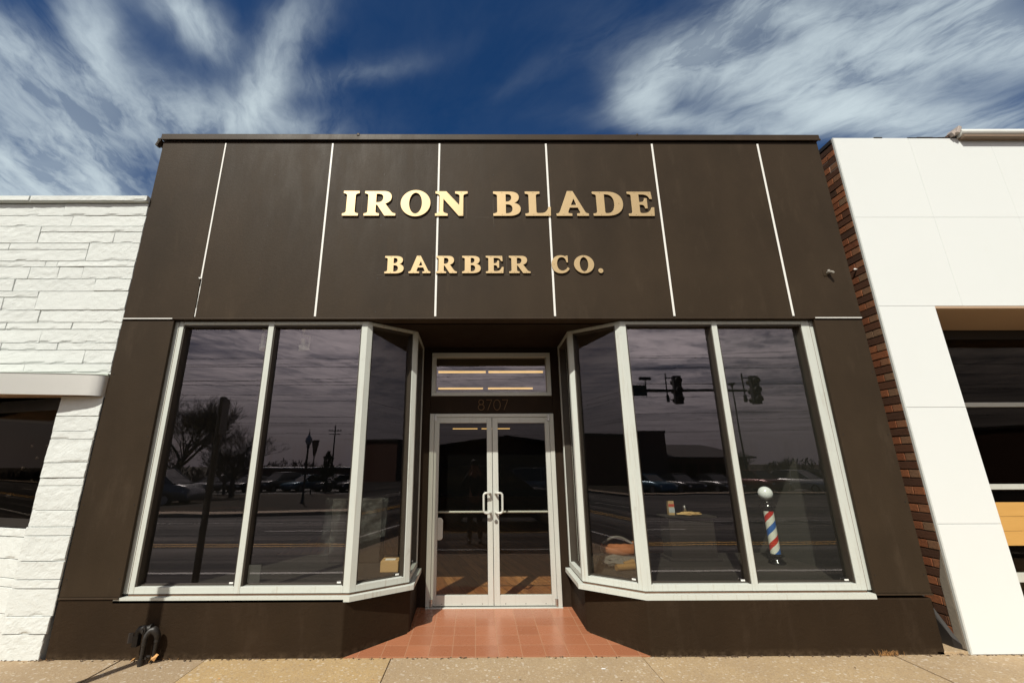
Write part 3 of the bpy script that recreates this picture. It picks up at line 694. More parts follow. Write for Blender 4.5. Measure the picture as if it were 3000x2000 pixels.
# ================================================================== LETTERS
def bez(p0,p1,p2,p3,n=8):
    return [tuple(((1-t)**3)*a+3*((1-t)**2)*t*b+3*(1-t)*t*t*c+t**3*d for a,b,c,d in zip(p0,p1,p2,p3)) for t in [i/n for i in range(1,n+1)]]
def cont(cmds):
    o = []
    for c in cmds:
        if len(c) == 2: o.append(c)
        else: o += bez(o[-1],c[0:2],c[2:4],c[4:6])
    return o
def ell(cx,cy,rx,ry,n=40): return [(cx+rx*math.cos(2*math.pi*i/n), cy+ry*math.sin(2*math.pi*i/n)) for i in range(n)]
G = {
'I': (.66,[[(0,0),(.66,0),(.66,.09),(.58,.10,.52,.12,.51,.18),(.51,.82),(.52,.88,.58,.90,.66,.91),(.66,1),(0,1),(0,.91),(.08,.90,.14,.88,.15,.82),(.15,.18),(.14,.12,.08,.10,0,.09)]]),
'R': (1.33,[[(0,0),(.64,0),(.64,.09),(.54,.10,.49,.12,.49,.17),(.49,.44),(.54,.44),(.87,0),(1.33,0),(1.33,.09),(1.22,.10,1.18,.13,1.13,.19),(.88,.49),(1.06,.54,1.14,.64,1.14,.75),(1.14,.92,1.0,1.0,.80,1.0),(0,1),(0,.91),(.10,.89,.15,.87,.15,.82),(.15,.17),(.15,.12,.10,.10,0,.09)],[(.49,.89),(.58,.89),(.72,.89,.79,.83,.79,.74),(.79,.62,.71,.54,.56,.54),(.49,.54)]]),
'B': (1.05,[[(0,0),(.60,0),(.88,0,1.05,.10,1.05,.28),(1.05,.42,.95,.50,.80,.53),(.92,.57,.99,.66,.99,.77),(.99,.93,.84,1.0,.62,1.0),(0,1),(0,.91),(.10,.89,.15,.87,.15,.82),(.15,.18),(.15,.13,.1,.11,0,.09)],[(.48,.89),(.54,.89),(.64,.89,.70,.84,.70,.75),(.70,.64,.62,.58,.52,.58),(.48,.58)],[(.48,.47),(.54,.47),(.67,.47,.74,.40,.74,.29),(.74,.17,.66,.10,.53,.10),(.48,.10)]]),
'N': (1.37,[[(0,0),(.53,0),(.53,.09),(.40,.11,.34,.14,.34,.22),(.34,.70),(1.0,0),(1.19,0),(1.19,.80),(1.19,.87,1.25,.89,1.37,.91),(1.37,1),(.84,1),(.84,.91),(.97,.89,1.03,.86,1.03,.80),(1.03,.42),(.46,1),(0,1),(0,.91),(.09,.90,.13,.88,.18,.84),(.18,.19),(.18,.13,.12,.11,0,.09)]]),
'O': (1.24,[ell(.62,.5,.62,.5),ell(.62,.5,.27,.40)]),
'L': (1.07,[[(0,0),(1.06,0),(1.07,.36),(.98,.36),(.92,.18,.82,.11,.66,.11),(.52,.11),(.47,.12,.46,.14,.46,.18),(.46,.84),(.47,.89,.52,.90,.62,.91),(.62,1),(0,1),(0,.91),(.1,.9,.15,.88,.15,.84),(.15,.16),(.15,.11,.1,.1,0,.09)]]),
'A': (1.34,[[(0,0),(.65,0),(.65,.09),(.54,.10),(.48,.12,.48,.13,.49,.16),(.56,.33),(.90,.33),(.98,.16),(1.0,.12,.98,.11,.94,.10),(.86,.09),(.86,0),(1.34,0),(1.34,.09),(1.26,.10,1.22,.12,1.19,.17),(.72,1.0),(.49,1.0),(.15,.18),(.12,.11,.08,.10,0,.09)],[(.61,.43),(.86,.43),(.74,.70)]]),
'D': (1.22,[[(0,0),(.55,0),(.98,0,1.22,.20,1.22,.50),(1.22,.82,.98,1,.6,1),(0,1),(0,.91),(.10,.89,.15,.87,.15,.82),(.15,.17),(.15,.12,.10,.10,0,.09)],[(.47,.89),(.54,.89),(.76,.89,.87,.73,.87,.50),(.87,.24,.76,.10,.55,.10),(.5,.1,.47,.12,.47,.17)]]),
'E': (1.07,[[(0,0),(1.05,0),(1.07,.35),(.97,.35),(.90,.18,.80,.11,.60,.11),(.50,.11,.47,.13,.47,.18),(.47,.46),(.55,.46),(.64,.46,.69,.42,.70,.31),(.80,.31),(.80,.73),(.70,.73),(.69,.62,.64,.58,.55,.57),(.47,.57),(.47,.89),(.62,.89),(.80,.88,.88,.83,.92,.70),(1.02,.70),(.99,1),(0,1),(0,.91),(.1,.9,.15,.88,.15,.84),(.15,.16),(.15,.11,.1,.1,0,.09)]]),
'C': (1.05,[[(.98,.98),(.88,.98),(.85,.93),(.76,.98,.66,1.0,.56,1.0),(.24,1.0,0,.80,0,.49),(0,.20,.22,0,.54,0),(.78,0,.95,.09,1.05,.25),(.97,.33),(.88,.21,.76,.14,.64,.14),(.44,.14,.32,.30,.32,.52),(.32,.76,.44,.90,.62,.90),(.78,.90,.87,.80,.90,.61),(.98,.61)]]),
'.': (1.0,[ell(.5,.5,.5,.5,24)]),
}
SCR = {'I':[(.5,.95),(.5,.05)],'R':[(.33,.95),(.24,.05),(.80,.05)],'O':[(.5,.95),(.5,.05)],'N':[(.12,.95),(.8,.95),(.12,.05),(.84,.05)],'B':[(.32,.95),(.32,.05),(.80,.53)],'L':[(.32,.95),(.32,.05),(.9,.05)],'A':[(.46,.95),(.22,.05),(.82,.05)],'D':[(.25,.95),(.25,.05),(.86,.5)],'E':[(.28,.95),(.84,.93),(.28,.05),(.86,.05)],'C':[(.88,.9),(.14,.5),(.86,.2)],'.':[(.5,.5)]}
def letter(ch, x0, x1, z0, z1, parent):
    wd, cs = G[ch]
    cu = bpy.data.curves.new('glyph','CURVE'); cu.dimensions = '2D'; cu.fill_mode = 'BOTH'; cu.extrude = .0038; cu.bevel_depth = .0012; cu.bevel_resolution = 1
    for c in cs:
        pts = cont(c) if not isinstance(c[0][0],tuple) else c
        s = cu.splines.new('POLY'); s.points.add(len(pts)-1)
        for i,p in enumerate(pts): s.points[i].co = (p[0]/wd*(x1-x0), p[1]*(z1-z0), 0, 1)
        s.use_cyclic_u = True
    tmp = bpy.data.objects.new('tmp', cu); COL.objects.link(tmp)
    dg = bpy.context.evaluated_depsgraph_get(); me = bpy.data.meshes.new_from_object(tmp.evaluated_get(dg))
    bpy.data.objects.remove(tmp)
    me.transform(Matrix.Translation((x0,-.0135,z0)) @ Matrix.Rotation(R(90),4,'X'))
    me.materials.clear(); me.materials.append(M['gold']); me.name = 'letter'
    o = bpy.data.objects.new('letter', me); COL.objects.link(o); o.parent = parent
    for a,b in SCR[ch]:
        q = MB(); X = x0+a*(x1-x0); Z = z0+b*(z1-z0); q.tube([(X,-.0182,Z),(X,-.0200,Z)],.0042,8)
        q.build('screw', M['screw'], o)
ln = MB()
for (xa,xb,z) in ((-1.50,-.10,4.121),(.0,.5,4.119),(-1.03,.62,3.443)): ln.box(xa,xb,-.0009,.0002,z,z+.0022)
for (x,za,zb) in ((-1.243,4.10,4.42),(-.852,4.08,4.50),(-.462,4.10,4.45),(-.095,4.11,4.43),(.196,4.04,4.35),(-.745,3.43,3.70),(-.452,3.43,3.67),(-.17,3.42,3.66),(.07,3.44,3.68),(.33,3.44,3.66)): ln.box(x,x+.0020,-.0009,.0002,za,zb)
ln.build('layout_line', plain('faint_chalk',(.13,.105,.08),.9,var=.5,scale=12), S)
SG = thing('shop_sign', 'upper row of large gold serif capital letters across the dark fascia', 'sign')
ROW1 = [('I',-1.444,-1.272,4.132,4.439),('R',-1.210,-0.867,4.132,4.437),('O',-0.814,-0.490,4.124,4.450),('N',-0.436,-0.084,4.130,4.434),('B',0.198,0.496,4.130,4.432),('L',0.548,0.825,4.130,4.432),('A',0.886,1.236,4.130,4.438),('D',1.290,1.620,4.131,4.431),('E',1.675,1.957,4.129,4.430)]
ROW2 = [('B',-0.947,-0.749,3.453,3.650),('A',-0.696,-0.469,3.455,3.653),('R',-0.409,-0.193,3.455,3.651),('B',-0.137,0.057,3.455,3.651),('E',0.112,0.296,3.455,3.651),('R',0.355,0.576,3.455,3.651),('C',0.802,0.986,3.453,3.658),('O',1.038,1.247,3.453,3.658),('.',1.289,1.338,3.456,3.508)]
for a in ROW1: letter(*a, SG)
SG2 = thing('shop_sign', 'lower row of smaller gold serif capital letters under the large ones', 'sign')
for a in ROW2: letter(*a, SG2)
# house number between transom and doors: thin gold outline digits
HN = thing('house_number', 'thin gold number 8707 on dark wall above the double doors', 'sign')
z0,z1 = 2.165,2.288; yy = 1.054
def digit(ch,x0,x1):
    q = MB(); wd = x1-x0; xc=(x0+x1)/2; h=z1-z0; r=.0032
    if ch == '8':
        q.tube([(xc+wd*.40*math.cos(t),yy,z1-h*.23+h*.23*math.sin(t)) for t in [2*math.pi*i/24 for i in range(25)]],r,6)
        q.tube([(xc+wd*.5*math.cos(t),yy,z0+h*.27+h*.27*math.sin(t)) for t in [2*math.pi*i/24 for i in range(25)]],r,6)
    elif ch == '0': q.tube([(xc+wd*.5*math.cos(t),yy,(z0+z1)/2+h*.5*math.sin(t)) for t in [2*math.pi*i/32 for i in range(33)]],r,6)
    else: q.tube([(x0,yy,z1),(x1,yy,z1)],r,6); q.tube([(x1,yy,z1),(x0+wd*.28,yy,z0)],r,6)
    q.build('digit', M['goldwire'], HN)
for ch,a,b in (('8',.032,.104),('7',.128,.196),('0',.219,.298),('7',.322,.390)): digit(ch,a,b)

# ================================================================== LEFT NEIGHBOUR: white stone
LB = thing('stone_building', 'white painted split-stone building with steel canopy left of the dark shop', 'building')
def stone_block(mb, P, x0, x1, z0, z1, prot=.028, seed=0):
    """P(x,z,d) -> world point at wall coordinate x, height z, distance d proud of wall"""
    cs = .018; J = .0014
    def axis(a, b, c):
        n = max(2, int((b-a-2*J)/c)); e = .0035
        return [a+J, a+J+e] + [a+J+e+(b-a-2*J-2*e)*k/n for k in range(1,n)] + [b-J-e, b-J]
    X = axis(x0,x1, cs if x1-x0 < 2.0 else .05); Z = axis(z0,z1,cs); nx=len(X)-1; nz=len(Z)-1
    V=[]; F=[]; r = random.Random(seed); bias = r.uniform(-.004,.004); tilt = r.uniform(-.006,.003); rough_ = r.uniform(.5,1.3)
    for j,z in enumerate(Z):
        for i,x in enumerate(X):
            b = (z-z0)/(z1-z0)
            n1 = noise.noise((x*4+seed*3.1, z*6, seed)); n2 = noise.noise((x*17+z*6, z*22, seed*1.7)); n3 = noise.noise((x*45+z*20,z*48,seed))
            d = prot + bias + tilt*(b-.5) + rough_*(.0035*n1 + .0030*n2 + .0016*n3)
            chip = noise.noise((x*7+seed, 3.3, seed*.7)); hb = .30*max(0,chip)
            if b < hb: d -= .013*(hb-b)/hb*min(1,chip*2.5)
            if i in (0,nx) or j in (0,nz): d = max(.002, prot-.0085)
            V.append(P(x,z,d))
    for j in range(nz):
        for i in range(nx):
            k = j*(nx+1)+i; F.append((k,k+1,k+nx+2,k+nx+1))
    mb.add(V,F,.8,False)
flat = lambda x,z,d: (x, .012-d, z)
BLK = [(-7.0, -4.469, 4.143, 4.289), (-4.469, -3.565, 4.143, 4.289), (-7.0, -4.353, 4.013, 4.143), (-4.353, -3.565, 4.013, 4.143), (-7.0, -4.654, 3.813, 4.013), (-4.654, -3.565, 3.945, 4.013), (-4.654, -3.859, 3.813, 3.945), (-3.859, -3.565, 3.813, 3.945), (-7.0, -4.935, 3.738, 3.813), (-4.935, -4.096, 3.738, 3.813), (-7.0, -4.096, 3.604, 3.738), (-4.096, -3.565, 3.604, 3.813), (-7.0, -4.504, 3.539, 3.604), (-4.504, -4.377, 3.539, 3.604), (-4.377, -3.565, 3.539, 3.604), (-7.0, -4.642, 3.401, 3.539), (-4.642, -4.343, 3.401, 3.539), (-4.343, -4.091, 3.401, 3.539), (-4.091, -3.565, 3.401, 3.539), (-7.0, -4.761, 3.265, 3.401), (-4.761, -3.932, 3.265, 3.401), (-3.932, -3.565, 3.265, 3.401), (-7.0, -4.481, 3.198, 3.265), (-7.0, -4.818, 3.058, 3.198), (-4.818, -4.481, 3.058, 3.198), (-4.481, -3.565, 3.058, 3.265), (-7.0, -4.411, 2.927, 3.058), (-4.411, -3.565, 2.927, 3.058), (-7.0, -4.711, 2.855, 2.927), (-4.711, -4.057, 2.855, 2.927), (-4.057, -3.565, 2.855, 2.927), (-7.0, -4.34, 2.715, 2.855), (-4.34, -3.565, 2.715, 2.855), (-7.0, -4.701, 2.639, 2.715), (-4.701, -4.146, 2.639, 2.715), (-4.146, -3.565, 2.639, 2.715), (-7.0, -3.857, 2.503, 2.639), (-3.857, -3.565, 2.503, 2.639), (-7.0, -4.416, 2.419, 2.503), (-4.416, -3.565, 2.419, 2.503)]
st = MB()
for k,b in enumerate(BLK): stone_block(st, flat, *b, seed=k+1, prot=.010)
st.build('stone_facing', M['stone'], LB)
bk_ = MB(); bk_.box(-7.5,-3.567,.0125,.3,-.1,4.29,.3); bk_.build('wall', M['stone'], LB) if False else None
bw = MB(); bw.box(-7.5,-3.567,.0125,.4,2.17,4.29,.8); bw.box(-3.965,-3.612,.0125,.4,-.1,2.17,.8); bw.box(-7.5,-3.567,.4,12,2.3,4.25,.8); bw.build('wall', M['stone'], LB)
pl = MB(); cz = [-.02,.189,.320,.530,.599,.743,.947,1.019,1.155,1.365,1.434,1.567,1.775,1.850,1.99,2.18]
for k in range(len(cz)-1):
    stone_block(pl, flat, -3.975+random.uniform(-.006,.006), -3.567-(.03 if k==0 else .012 if k==1 else 0), cz[k], cz[k+1], seed=100+k, prot=.024)
pl.build('pillar_facing', M['stone'], LB)
ps = MB(); ps.box(-3.975,-3.966,.013,.12,-.05,2.17,.8); ps.build('pillar_side', M['stone'], LB)
cap = MB(); x = -7.4
rnd = random.Random(5)
for a,b in ((-7.4,-6.1),(-6.1,-4.83),(-4.822,-3.56)):
    def pc_(x,z,d): return (x,-.035-d,z)
    stone_block(cap, pc_, a, b, 4.297, 4.362, prot=.012, seed=int(a*7))
cap.box(-7.4,-3.562,-.035,.34,4.296,4.360,.8)
cap.build('parapet_cap', M['stone'], LB)
# angled shop window beside the pillar
sl = .31; A0 = Vector((-3.966,.03)); dW = Vector((-1,sl)).normalized(); nW = Vector((-sl,-1)).normalized()  # nW points to the street
def ang(t,z,d): q_ = A0 + dW*t + nW*d; return (q_.x,q_.y,z)
lw = MB(); cz2 = [-.02,.19,.33,.53,.60,.75,.93,1.0]
def angf(x,z,d): return ang(-x, z, d)
for k in range(len(cz2)-1):
    cuts = [0, rnd.uniform(.5,1.1), rnd.uniform(1.4,2.2), 3.3]
    for a,b in zip(cuts,cuts[1:]): stone_block(lw, angf, -b, -a, cz2[k], cz2[k+1], seed=int(300+k*5+a*10), prot=.02)
lw.build('window_apron', M['stone'], LB)
def abox(mb,t0,t1,d0,d1,z0,z1):
    P4 = [ang(t0,0,d0)[:2],ang(t1,0,d0)[:2],ang(t1,0,d1)[:2],ang(t0,0,d1)[:2]]
    mb.prism(P4, z0, z1)
    return mb
wf = MB(); abox(wf,0.0,3.3,-.05,.0,1.003,1.075); abox(wf,0,3.3,-.05,0,2.06,2.168); abox(wf,0,.06,-.05,-.001,1.0755,2.0595)
WF = wf.build('shop_window', plain('dark_bronze_frame',(.02,.016,.013),.5), LB, bevel=.002)
q = MB(); abox(q,.055,3.3,-.034,-.028,1.07,2.065); 
# face order so that the street side is the front
q.build('pane', mk_glass('neighbour_glass',(.70,.68,.62),1.5,.1,gc=(.62,.52,.45)), WF, merge=True)
ib = MB(); abox(ib,.0,3.3,-2.6,-2.5,-.1,2.4); abox(ib,-.02,3.3,-2.6,-.06,.93,.96); 
abox(ib,3.301,3.40,-2.7,.0,-.1,2.16); ib.box(-7.9,-3.58,.41,4.5,2.2,2.29); ib.box(-3.70,-3.6,.12,3.5,0,2.3)
ib.build('interior', M['dark'], LB)
# stainless canopy with rounded end
plan = [(-3.566,.0),(-3.571,-.028),(-3.584,-.052),(-3.61,-.073),(-3.66,-.092),(-3.74,-.107),(-4.0,-.140),(-4.5,-.205),(-7.4,-.56)]
cn = MB(); V=[(x,y,z) for z in (2.176,2.372) for x,y in plan]; n_=len(plan)
cn.add(V,[(i+1,i,n_+i,n_+i+1) for i in range(n_-1)],.5,True); cn.build('canopy_fascia', M['stainless'], LB)
cn = MB(); cn.prism([(x+.002,y+.004) for x,y in reversed(plan)]+[(-3.568,.6),(-7.4,1.2)] if False else [(x,y+.004) for x,y in reversed(plan)]+[(-3.568,.011),(-7.4,.011)], 2.185, 2.365)
CN = cn.build('canopy', M['soffitcream'], LB)
cs_ = MB(); cs_.prism([(-7.4,.0),(-3.966,.0),(-3.966,.03),(-7.4,1.1)],2.17,2.1835); cs_.build('canopy_soffit', M['soffitcream'], LB)
cg = MB(); cg.prism([(x,y-.006) for x,y in reversed(plan)]+[(-3.566,.012),(-7.4,.012)], 2.3735, 2.381); cg.box(-7.4,-3.57,-.012,.012,2.3815,2.400); cg.build('flashing', M['copper'], LB, bevel=.002)
# glass globes hanging inside
gb = None
GL = [(.27,1.93,.02),(.52,1.74,.018),(.33,1.68,.045),(.75,1.74,.02),(.62,1.62,.022),(.18,1.56,.014),(.80,1.52,.025),(.45,1.44,.02),(.29,1.33,.022),(.62,1.40,.014),(.9,1.25,.03)]
for k,(t,z,r0) in enumerate(GL):
    pos = ang(t, z, -.25)
    if gb is None:
        gb = thing('glass_globe','clear glass globe hanging inside the white building window','globe','glass globes hanging in the left window')
        q = MB(); q.ball(0,0,0,.022,n=18); q.build('globe', mk_glass('silvered_globe_glass',(.8,.82,.78),2.8,.0), gb); q = MB(); q.tube([(0,0,.022),(0,0,.16)],.001,5); q.build('cord', M['dark'], gb); o = gb
    else: o = copy_tree(gb)
    o.location = pos; s_ = r0/.022; o.scale = (s_,s_,s_)

# ================================================================== RIGHT NEIGHBOUR: white panels, brick side
RB = thing('panelled_building', 'white panelled building with brick side wall right of the dark shop', 'building')
BX = 4.12
bs = MB(); bs.box(BX+.008, BX+.03, .004, 14, -.05, 5.09); bs.build('side_mortar', M['mortar'], RB)
bk2 = MB(); rb = random.Random(11); ch_ = 5.06/66
for k in range(66):
    z0_ = .03 + k*ch_; z1_ = z0_ + ch_ - .011
    y = .006 if k % 2 else -.099
    while y < 2.6:
        y0_, y1_ = max(y,.006), y+.20; front = y < .05
        if k % 2: t = rb.uniform(.02,.30) if front else rb.uniform(.1,.7)
        else: t = rb.uniform(.86,1.0) if front else rb.uniform(.58,.84)
        if k in (36,): t = 1.2
        if rb.random() < .10: t = rb.uniform(0,.9)
        j = rb.uniform(-.003,.003)
        bk2.box(BX-.002+j, BX+.012, y0_, y1_, z0_+rb.uniform(-.0015,.0015), z1_+rb.uniform(-.0015,.001), t)
        y += .21
bk2.build('brick_side', M['brick'], RB, bevel=.002)
fm = MB(); fm.box(BX+.0032, BX+.0075, .0045, .6, 4.74, 5.05); fm.build('fresh_mortar', plain('pale_new_mortar',(.40,.34,.29),.9,var=.3,scale=20), RB)
cpb = MB(); cpb.box(BX-.01,BX+.02,.0,14,5.092,5.14); cpb.build('side_coping', M['tarblack'], RB, bevel=.003)
pt = MB(); pt.prism([(BX-.006,.002),(BX-.001,.002),(BX-.001,.085),(BX-.006,.075)],.03,[.80,.80,.50,.55]); 
pt.build('mortar_patch', M['stucco'], RB, bevel=.002)
tb = MB(); tb.prism([(BX-.03,.08),(BX-.0065,.03),(BX-.0065,.45),(BX-.04,.45)],-.02,[.10,.06,.62,.55]); tb.build('tar_patch', M['tarblack'], RB)
tr_ = MB(); tr_.box(BX+.0,BX+.0145,-.022,.0035,.0,5.145); tr_.build('corner_trim', M['whitetrim'], RB, bevel=.003)
WX = BX+.015
zj = [-.0, 1.012, 2.052, 3.086, 4.112, 5.145]
OX = 4.712
for i in range(3):  # pier
    p = MB(); p.box(WX, OX, -.02, .30, zj[i]+(.0015 if i else .004), zj[i+1]-.0015); p.build('pier_panel', M['whitewall'], RB, bevel=.003)
for i in (3,4):
    for a,b in ((WX,5.0),(5.0015,5.93),(5.9315,8.0)):
        p = MB(); p.box(a, b, -.02, .12, zj[i]+.0012, zj[i+1]-.0012); p.build('wall_panel', M['whitewall'], RB, bevel=.0008)
p = MB(); p.box(OX+.001, 8, .005, .75, 3.02, 3.084) if False else p.box(OX+.0005, 8, -.019, .74, 3.0865-.03, 3.0855); p.build('opening_soffit', M['soffitcream'], RB, bevel=.006)
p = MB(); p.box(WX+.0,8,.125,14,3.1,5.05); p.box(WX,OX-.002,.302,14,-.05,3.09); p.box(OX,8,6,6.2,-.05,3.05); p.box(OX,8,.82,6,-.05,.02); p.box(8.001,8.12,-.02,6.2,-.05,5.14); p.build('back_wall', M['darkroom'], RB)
ps_ = MB(); x = 4.6; rp = random.Random(9); prev = 5.1455
while x < 8:
    w_ = rp.uniform(.04,.16); th = rp.uniform(.002,.012) if x < 5.4 else rp.uniform(.012,.02)
    if x > 4.9 or rp.random() < .35: ps_.box(x, x+w_, -.026, .1, 5.1455, 5.1455+th)
    x += w_
ps_.build('torn_flashing', M['tarblack'], RB)
# recessed shop window with oak panel
OY = .75
fr = MB()
k_ = 4.933/4.683
def zz(z): return 1.54 + (z-1.54)*k_
for a,b in ((zz(2.119),zz(2.167)),(zz(1.273),zz(1.326)),(zz(.416),zz(.5))): fr.box(OX+.06,8,OY,OY+.05,a,b)
WN = fr.build('recessed_window', M['doorframe'], RB, bevel=.003)
fr = MB(); fr.box(OX,8,OY-.002,OY+.06,2.95,3.055); fr.box(OX,OX+.06,OY-.001,OY+.06,.02,2.949); fr.box(OX,8,OY-.002,OY+.06,.02,.12); fr.build('dark_frame', M['dark'], WN, bevel=.003)
q = MB(); q.box(OX+.055,8,OY+.020,OY+.026,.11,2.96); q.build('pane', mk_glass('recessed_glass',(.6,.57,.50),1.42,.1,gc=(.66,.56,.48)), WN)
q = MB()
for i in range(3):
    h0 = zz(.745); h1 = zz(1.151); d_ = (h1-h0)/3; q.box(OX+.0605,8,OY-.012,OY+.019,h0+i*d_+.0015,h0+(i+1)*d_-.0015)
q.build('oak_panel', M['oak'], WN, bevel=.002)
# awning cassette over the parapet
AW = thing('awning_cassette', 'white roller awning cassette on bracket above the white parapet', 'awning')
q = MB(); xa = 5.56; prof = []
for t in range(0,181,15): prof.append((-.02+.075*math.cos(R(90+t)), 5.186+.052*math.sin(R(90+t))))
prof += [(.05,5.150),(.05,5.236)]
nP = len(prof)
q.add([(xa,a,b) for a,b in prof]+[(8.2,a,b+.012) for a,b in prof], [tuple(range(nP)),tuple(range(2*nP-1,nP-1,-1))]+[(i,nP+i,nP+(i+1)%nP,(i+1)%nP) for i in range(nP)])
q.build('cassette', plain('cream_awning_metal',(.80,.81,.78),.4), AW, merge=True)
q = MB(); q.box(5.575,8.2,-.09,.04,5.112,5.133); q.build('front_rail', plain('tan_awning_rail',(.24,.17,.12),.6), AW, bevel=.003)
q = MB(); q.obox(5.535,-.03,5.204,.035,.13,.10,0,0,.5); q.obox(5.50,-.02,5.179,.06,.10,.05,0,0,-.6); q.obox(5.56,-.03,5.224,.03,.12,.02,0,0,-.3); q.build('end_cap', plain('grey_awning_casting',(.42,.36,.32),.5), AW, bevel=.004)
q = MB(); q.tube([(5.49,-.02,5.175),(5.455,.0,5.15),(5.42,.01,5.13)],[.014,.012,.018],8); q.build('bracket', plain('rusty_bracket',(.14,.07,.045),.8,var=.4), AW)
# small fittings
WL = thing('conduit_stub', 'small grey conduit stub on a square plate high on the dark fascia', 'fitting')
q = MB(); q.box(3.655,3.735,-.006,-.0005,3.425,3.50); q.build('plate', M['brown'], WL, bevel=.002)
q = MB(); q.tube([(3.70,-.006,3.458),(3.70,-.03,3.46),(3.715,-.05,3.45),(3.722,-.055,3.435)],[.016,.018,.016,.013],10); q.tube([(3.715,-.012,3.465),(3.690,-.04,3.475)],.012,8); q.build('stub', plain('weathered_conduit',(.20,.18,.15),.6), WL)
q = MB(); q.ball(4.10,.10,3.55,.012); q.tube([(4.10,.10,3.55),(4.119,.10,3.55)],.008,8); tag(q.build('wall_knob', M['strip']), 'small white round knob on the brick side wall', 'knob')

# ================================================================== PIPE FITTING AT THE FOOT OF THE WALL
SP = thing('standpipe', 'black painted twin pipe fitting standing by the wall under the left window', 'pipe')
def bend(p, r, n=12): return MB().tube(p, r, n)
q = MB(); q.tube([(-2.705,-.08,-.02),(-2.705,-.08,.235)],.024,14); q.tube([(-2.705,-.08,-.01),(-2.705,-.08,.035)],.034,14); q.build('riser', M['blackpaint'], SP)
q = MB(); q.tube([(-2.765,-.08,.248),(-2.655,-.08,.248)],.031,14); q.tube([(-2.705,-.13,.248),(-2.705,.0,.248)],.026,14); q.tube([(-2.705,-.133,.248),(-2.705,-.148,.248)],.014,6); q.tube([(-2.662,-.08,.248),(-2.645,-.08,.248)],.037,14); q.build('valve_body', M['blackpaint'], SP)
q = MB(); q.tube([(-2.765,-.08,.248),(-2.79,-.08,.246),(-2.805,-.08,.232),(-2.808,-.08,.20)],[.028,.030,.032,.033],14); q.box(-2.84,-2.775,-.11,-.05,.125,.205); q.build('vent_cap', M['blackpaint'], SP, bevel=.004)
q = MB(); q.obox(-2.872,-.10,.19,.055,.02,.075,.3); q.build('tag_plate', plain('dark_grey_plate',(.05,.042,.036),.6), SP, bevel=.004)
arch = [(-2.675,-.12,-.01),(-2.672,-.12,.15)] + [(-2.672+.052-.052*math.cos(R(a)), -.12+.06*a/180, .19+.052*math.sin(R(a))) for a in range(0,181,15)] + [(-2.568,-.055,.16),(-2.585,-.05,.02)]
q = MB(); q.tube(arch, [.021,.021]+[.027]*7+[.034]*6+[.024,.020], 14); q.tube([(-2.675,-.12,-.01),(-2.675,-.12,.045)],.030,14); q.tube([(-2.672,-.12,.14),(-2.672,-.12,.165)],.028,14); q.tube([(-2.568,-.055,.15),(-2.57,-.055,.175)],.03,14)
q.build('return_bend', M['blackpaint'], SP)
q = MB(); q.tube([(-2.63,-.10,.055),(-2.60,-.085,.05)],.012,8); q.tube([(-2.615,-.12,.052),(-2.615,-.135,.052)],.010,6); q.build('drain_cock', M['blackpaint'], SP)

SP.scale = (.64,.80,.98); SP.location = (-2.72*(1-.64), -.08*(1-.80), 0)
def leafmesh(name, col, pts, z, loc, rz, label):
    q = MB(); n = len(pts); q.add([(a,b,c) for a,b,c in pts]+[(a,b,c-.002) for a,b,c in pts], [tuple(range(n)),tuple(range(2*n-1,n-1,-1))]+[(i,n+i,n+(i+1)%n,(i+1)%n) for i in range(n)])
    o = q.build(name, col); o.location = loc; o.rotation_euler = (0,0,rz); return tag(o, label, name.replace('_',' ').split()[-1])
M['leaf'] = plain('dry_orange_leaf',(.62,.33,.12),.7,var=.3,scale=40); M['paper'] = plain('white_paper',(.75,.73,.70),.7)
leafmesh('dead_leaf', M['leaf'], [(-.03,0,0),(-.01,-.018,.03),(.012,-.01,.012),(.03,-.012,.045),(.034,.006,.05),(.006,.016,.062),(-.02,.012,.05)], 0, (-2.625,-.065,.002), .2, 'orange dry leaf caught behind the black pipe bend')
leafmesh('dead_leaf', M['leaf'], [(-.02,0,0),(-.004,-.012,.01),(.014,-.008,.004),(.022,.004,.022),(.004,.012,.016)], 0, (-2.80,-.05,.003), 1.2, 'small orange dry leaf at the foot of the wall left of the pipe')
leafmesh('paper_scrap', M['paper'], [(-.016,-.006,0),(.016,-.010,.003),(.018,.004,.004),(-.012,.007,.002)], 0, (1.165-.17,-.23,.003), -.3, 'tiny white paper scrap lying on the pavement before the tiles')
rl = random.Random(21)
for k in range(10):
    x = rl.uniform(-3.9,4.6); y = rl.uniform(-.45,-.03)
    leafmesh('dead_leaf', M['leaf'] if k % 2 else M['dirt'], [(-.009,0,.001),(0,-.004,.003),(.010,0,.001),(.001,.005,.004)], 0, (x,y,.002), rl.uniform(0,3), 'tiny brown dry leaf scrap lying on the pavement')['group'] = 'leaf scraps on the pavement'
tf = MB()
for k in range(60):
    x = 3.44+rl.gauss(0,.05); y = -.012+rl.gauss(0,.008); h = rl.uniform(.01,.045); a = rl.uniform(-.03,.03)
    tf.tube([(x,y,0),(x+a*.5,y-.004,h*.6),(x+a,y-rl.uniform(0,.015),h)],[.0016,.0012,.0004],4,sm=False)
for k in range(50):
    x = rl.uniform(4.9,5.7); y = -.03-rl.random()*.03; h = rl.uniform(.005,.03)
    tf.tube([(x,y,0),(x+rl.uniform(-.03,.03),y-.01,h)],[.002,.0005],4,sm=False)
for k in range(30):
    x = rl.choice([-2.6,-1.1,1.42,-3.55])+rl.gauss(0,.05); h = rl.uniform(.005,.02)
    tf.tube([(x,-.012,0),(x+rl.uniform(-.02,.02),-.02,h)],[.0015,.0005],4,sm=False)
tag(tf.build('dry_weeds', plain('straw_weed',(.42,.22,.08),.8,var=.4)), 'straw coloured dry weeds sprouting along the wall foot', 'weeds', kind='stuff')

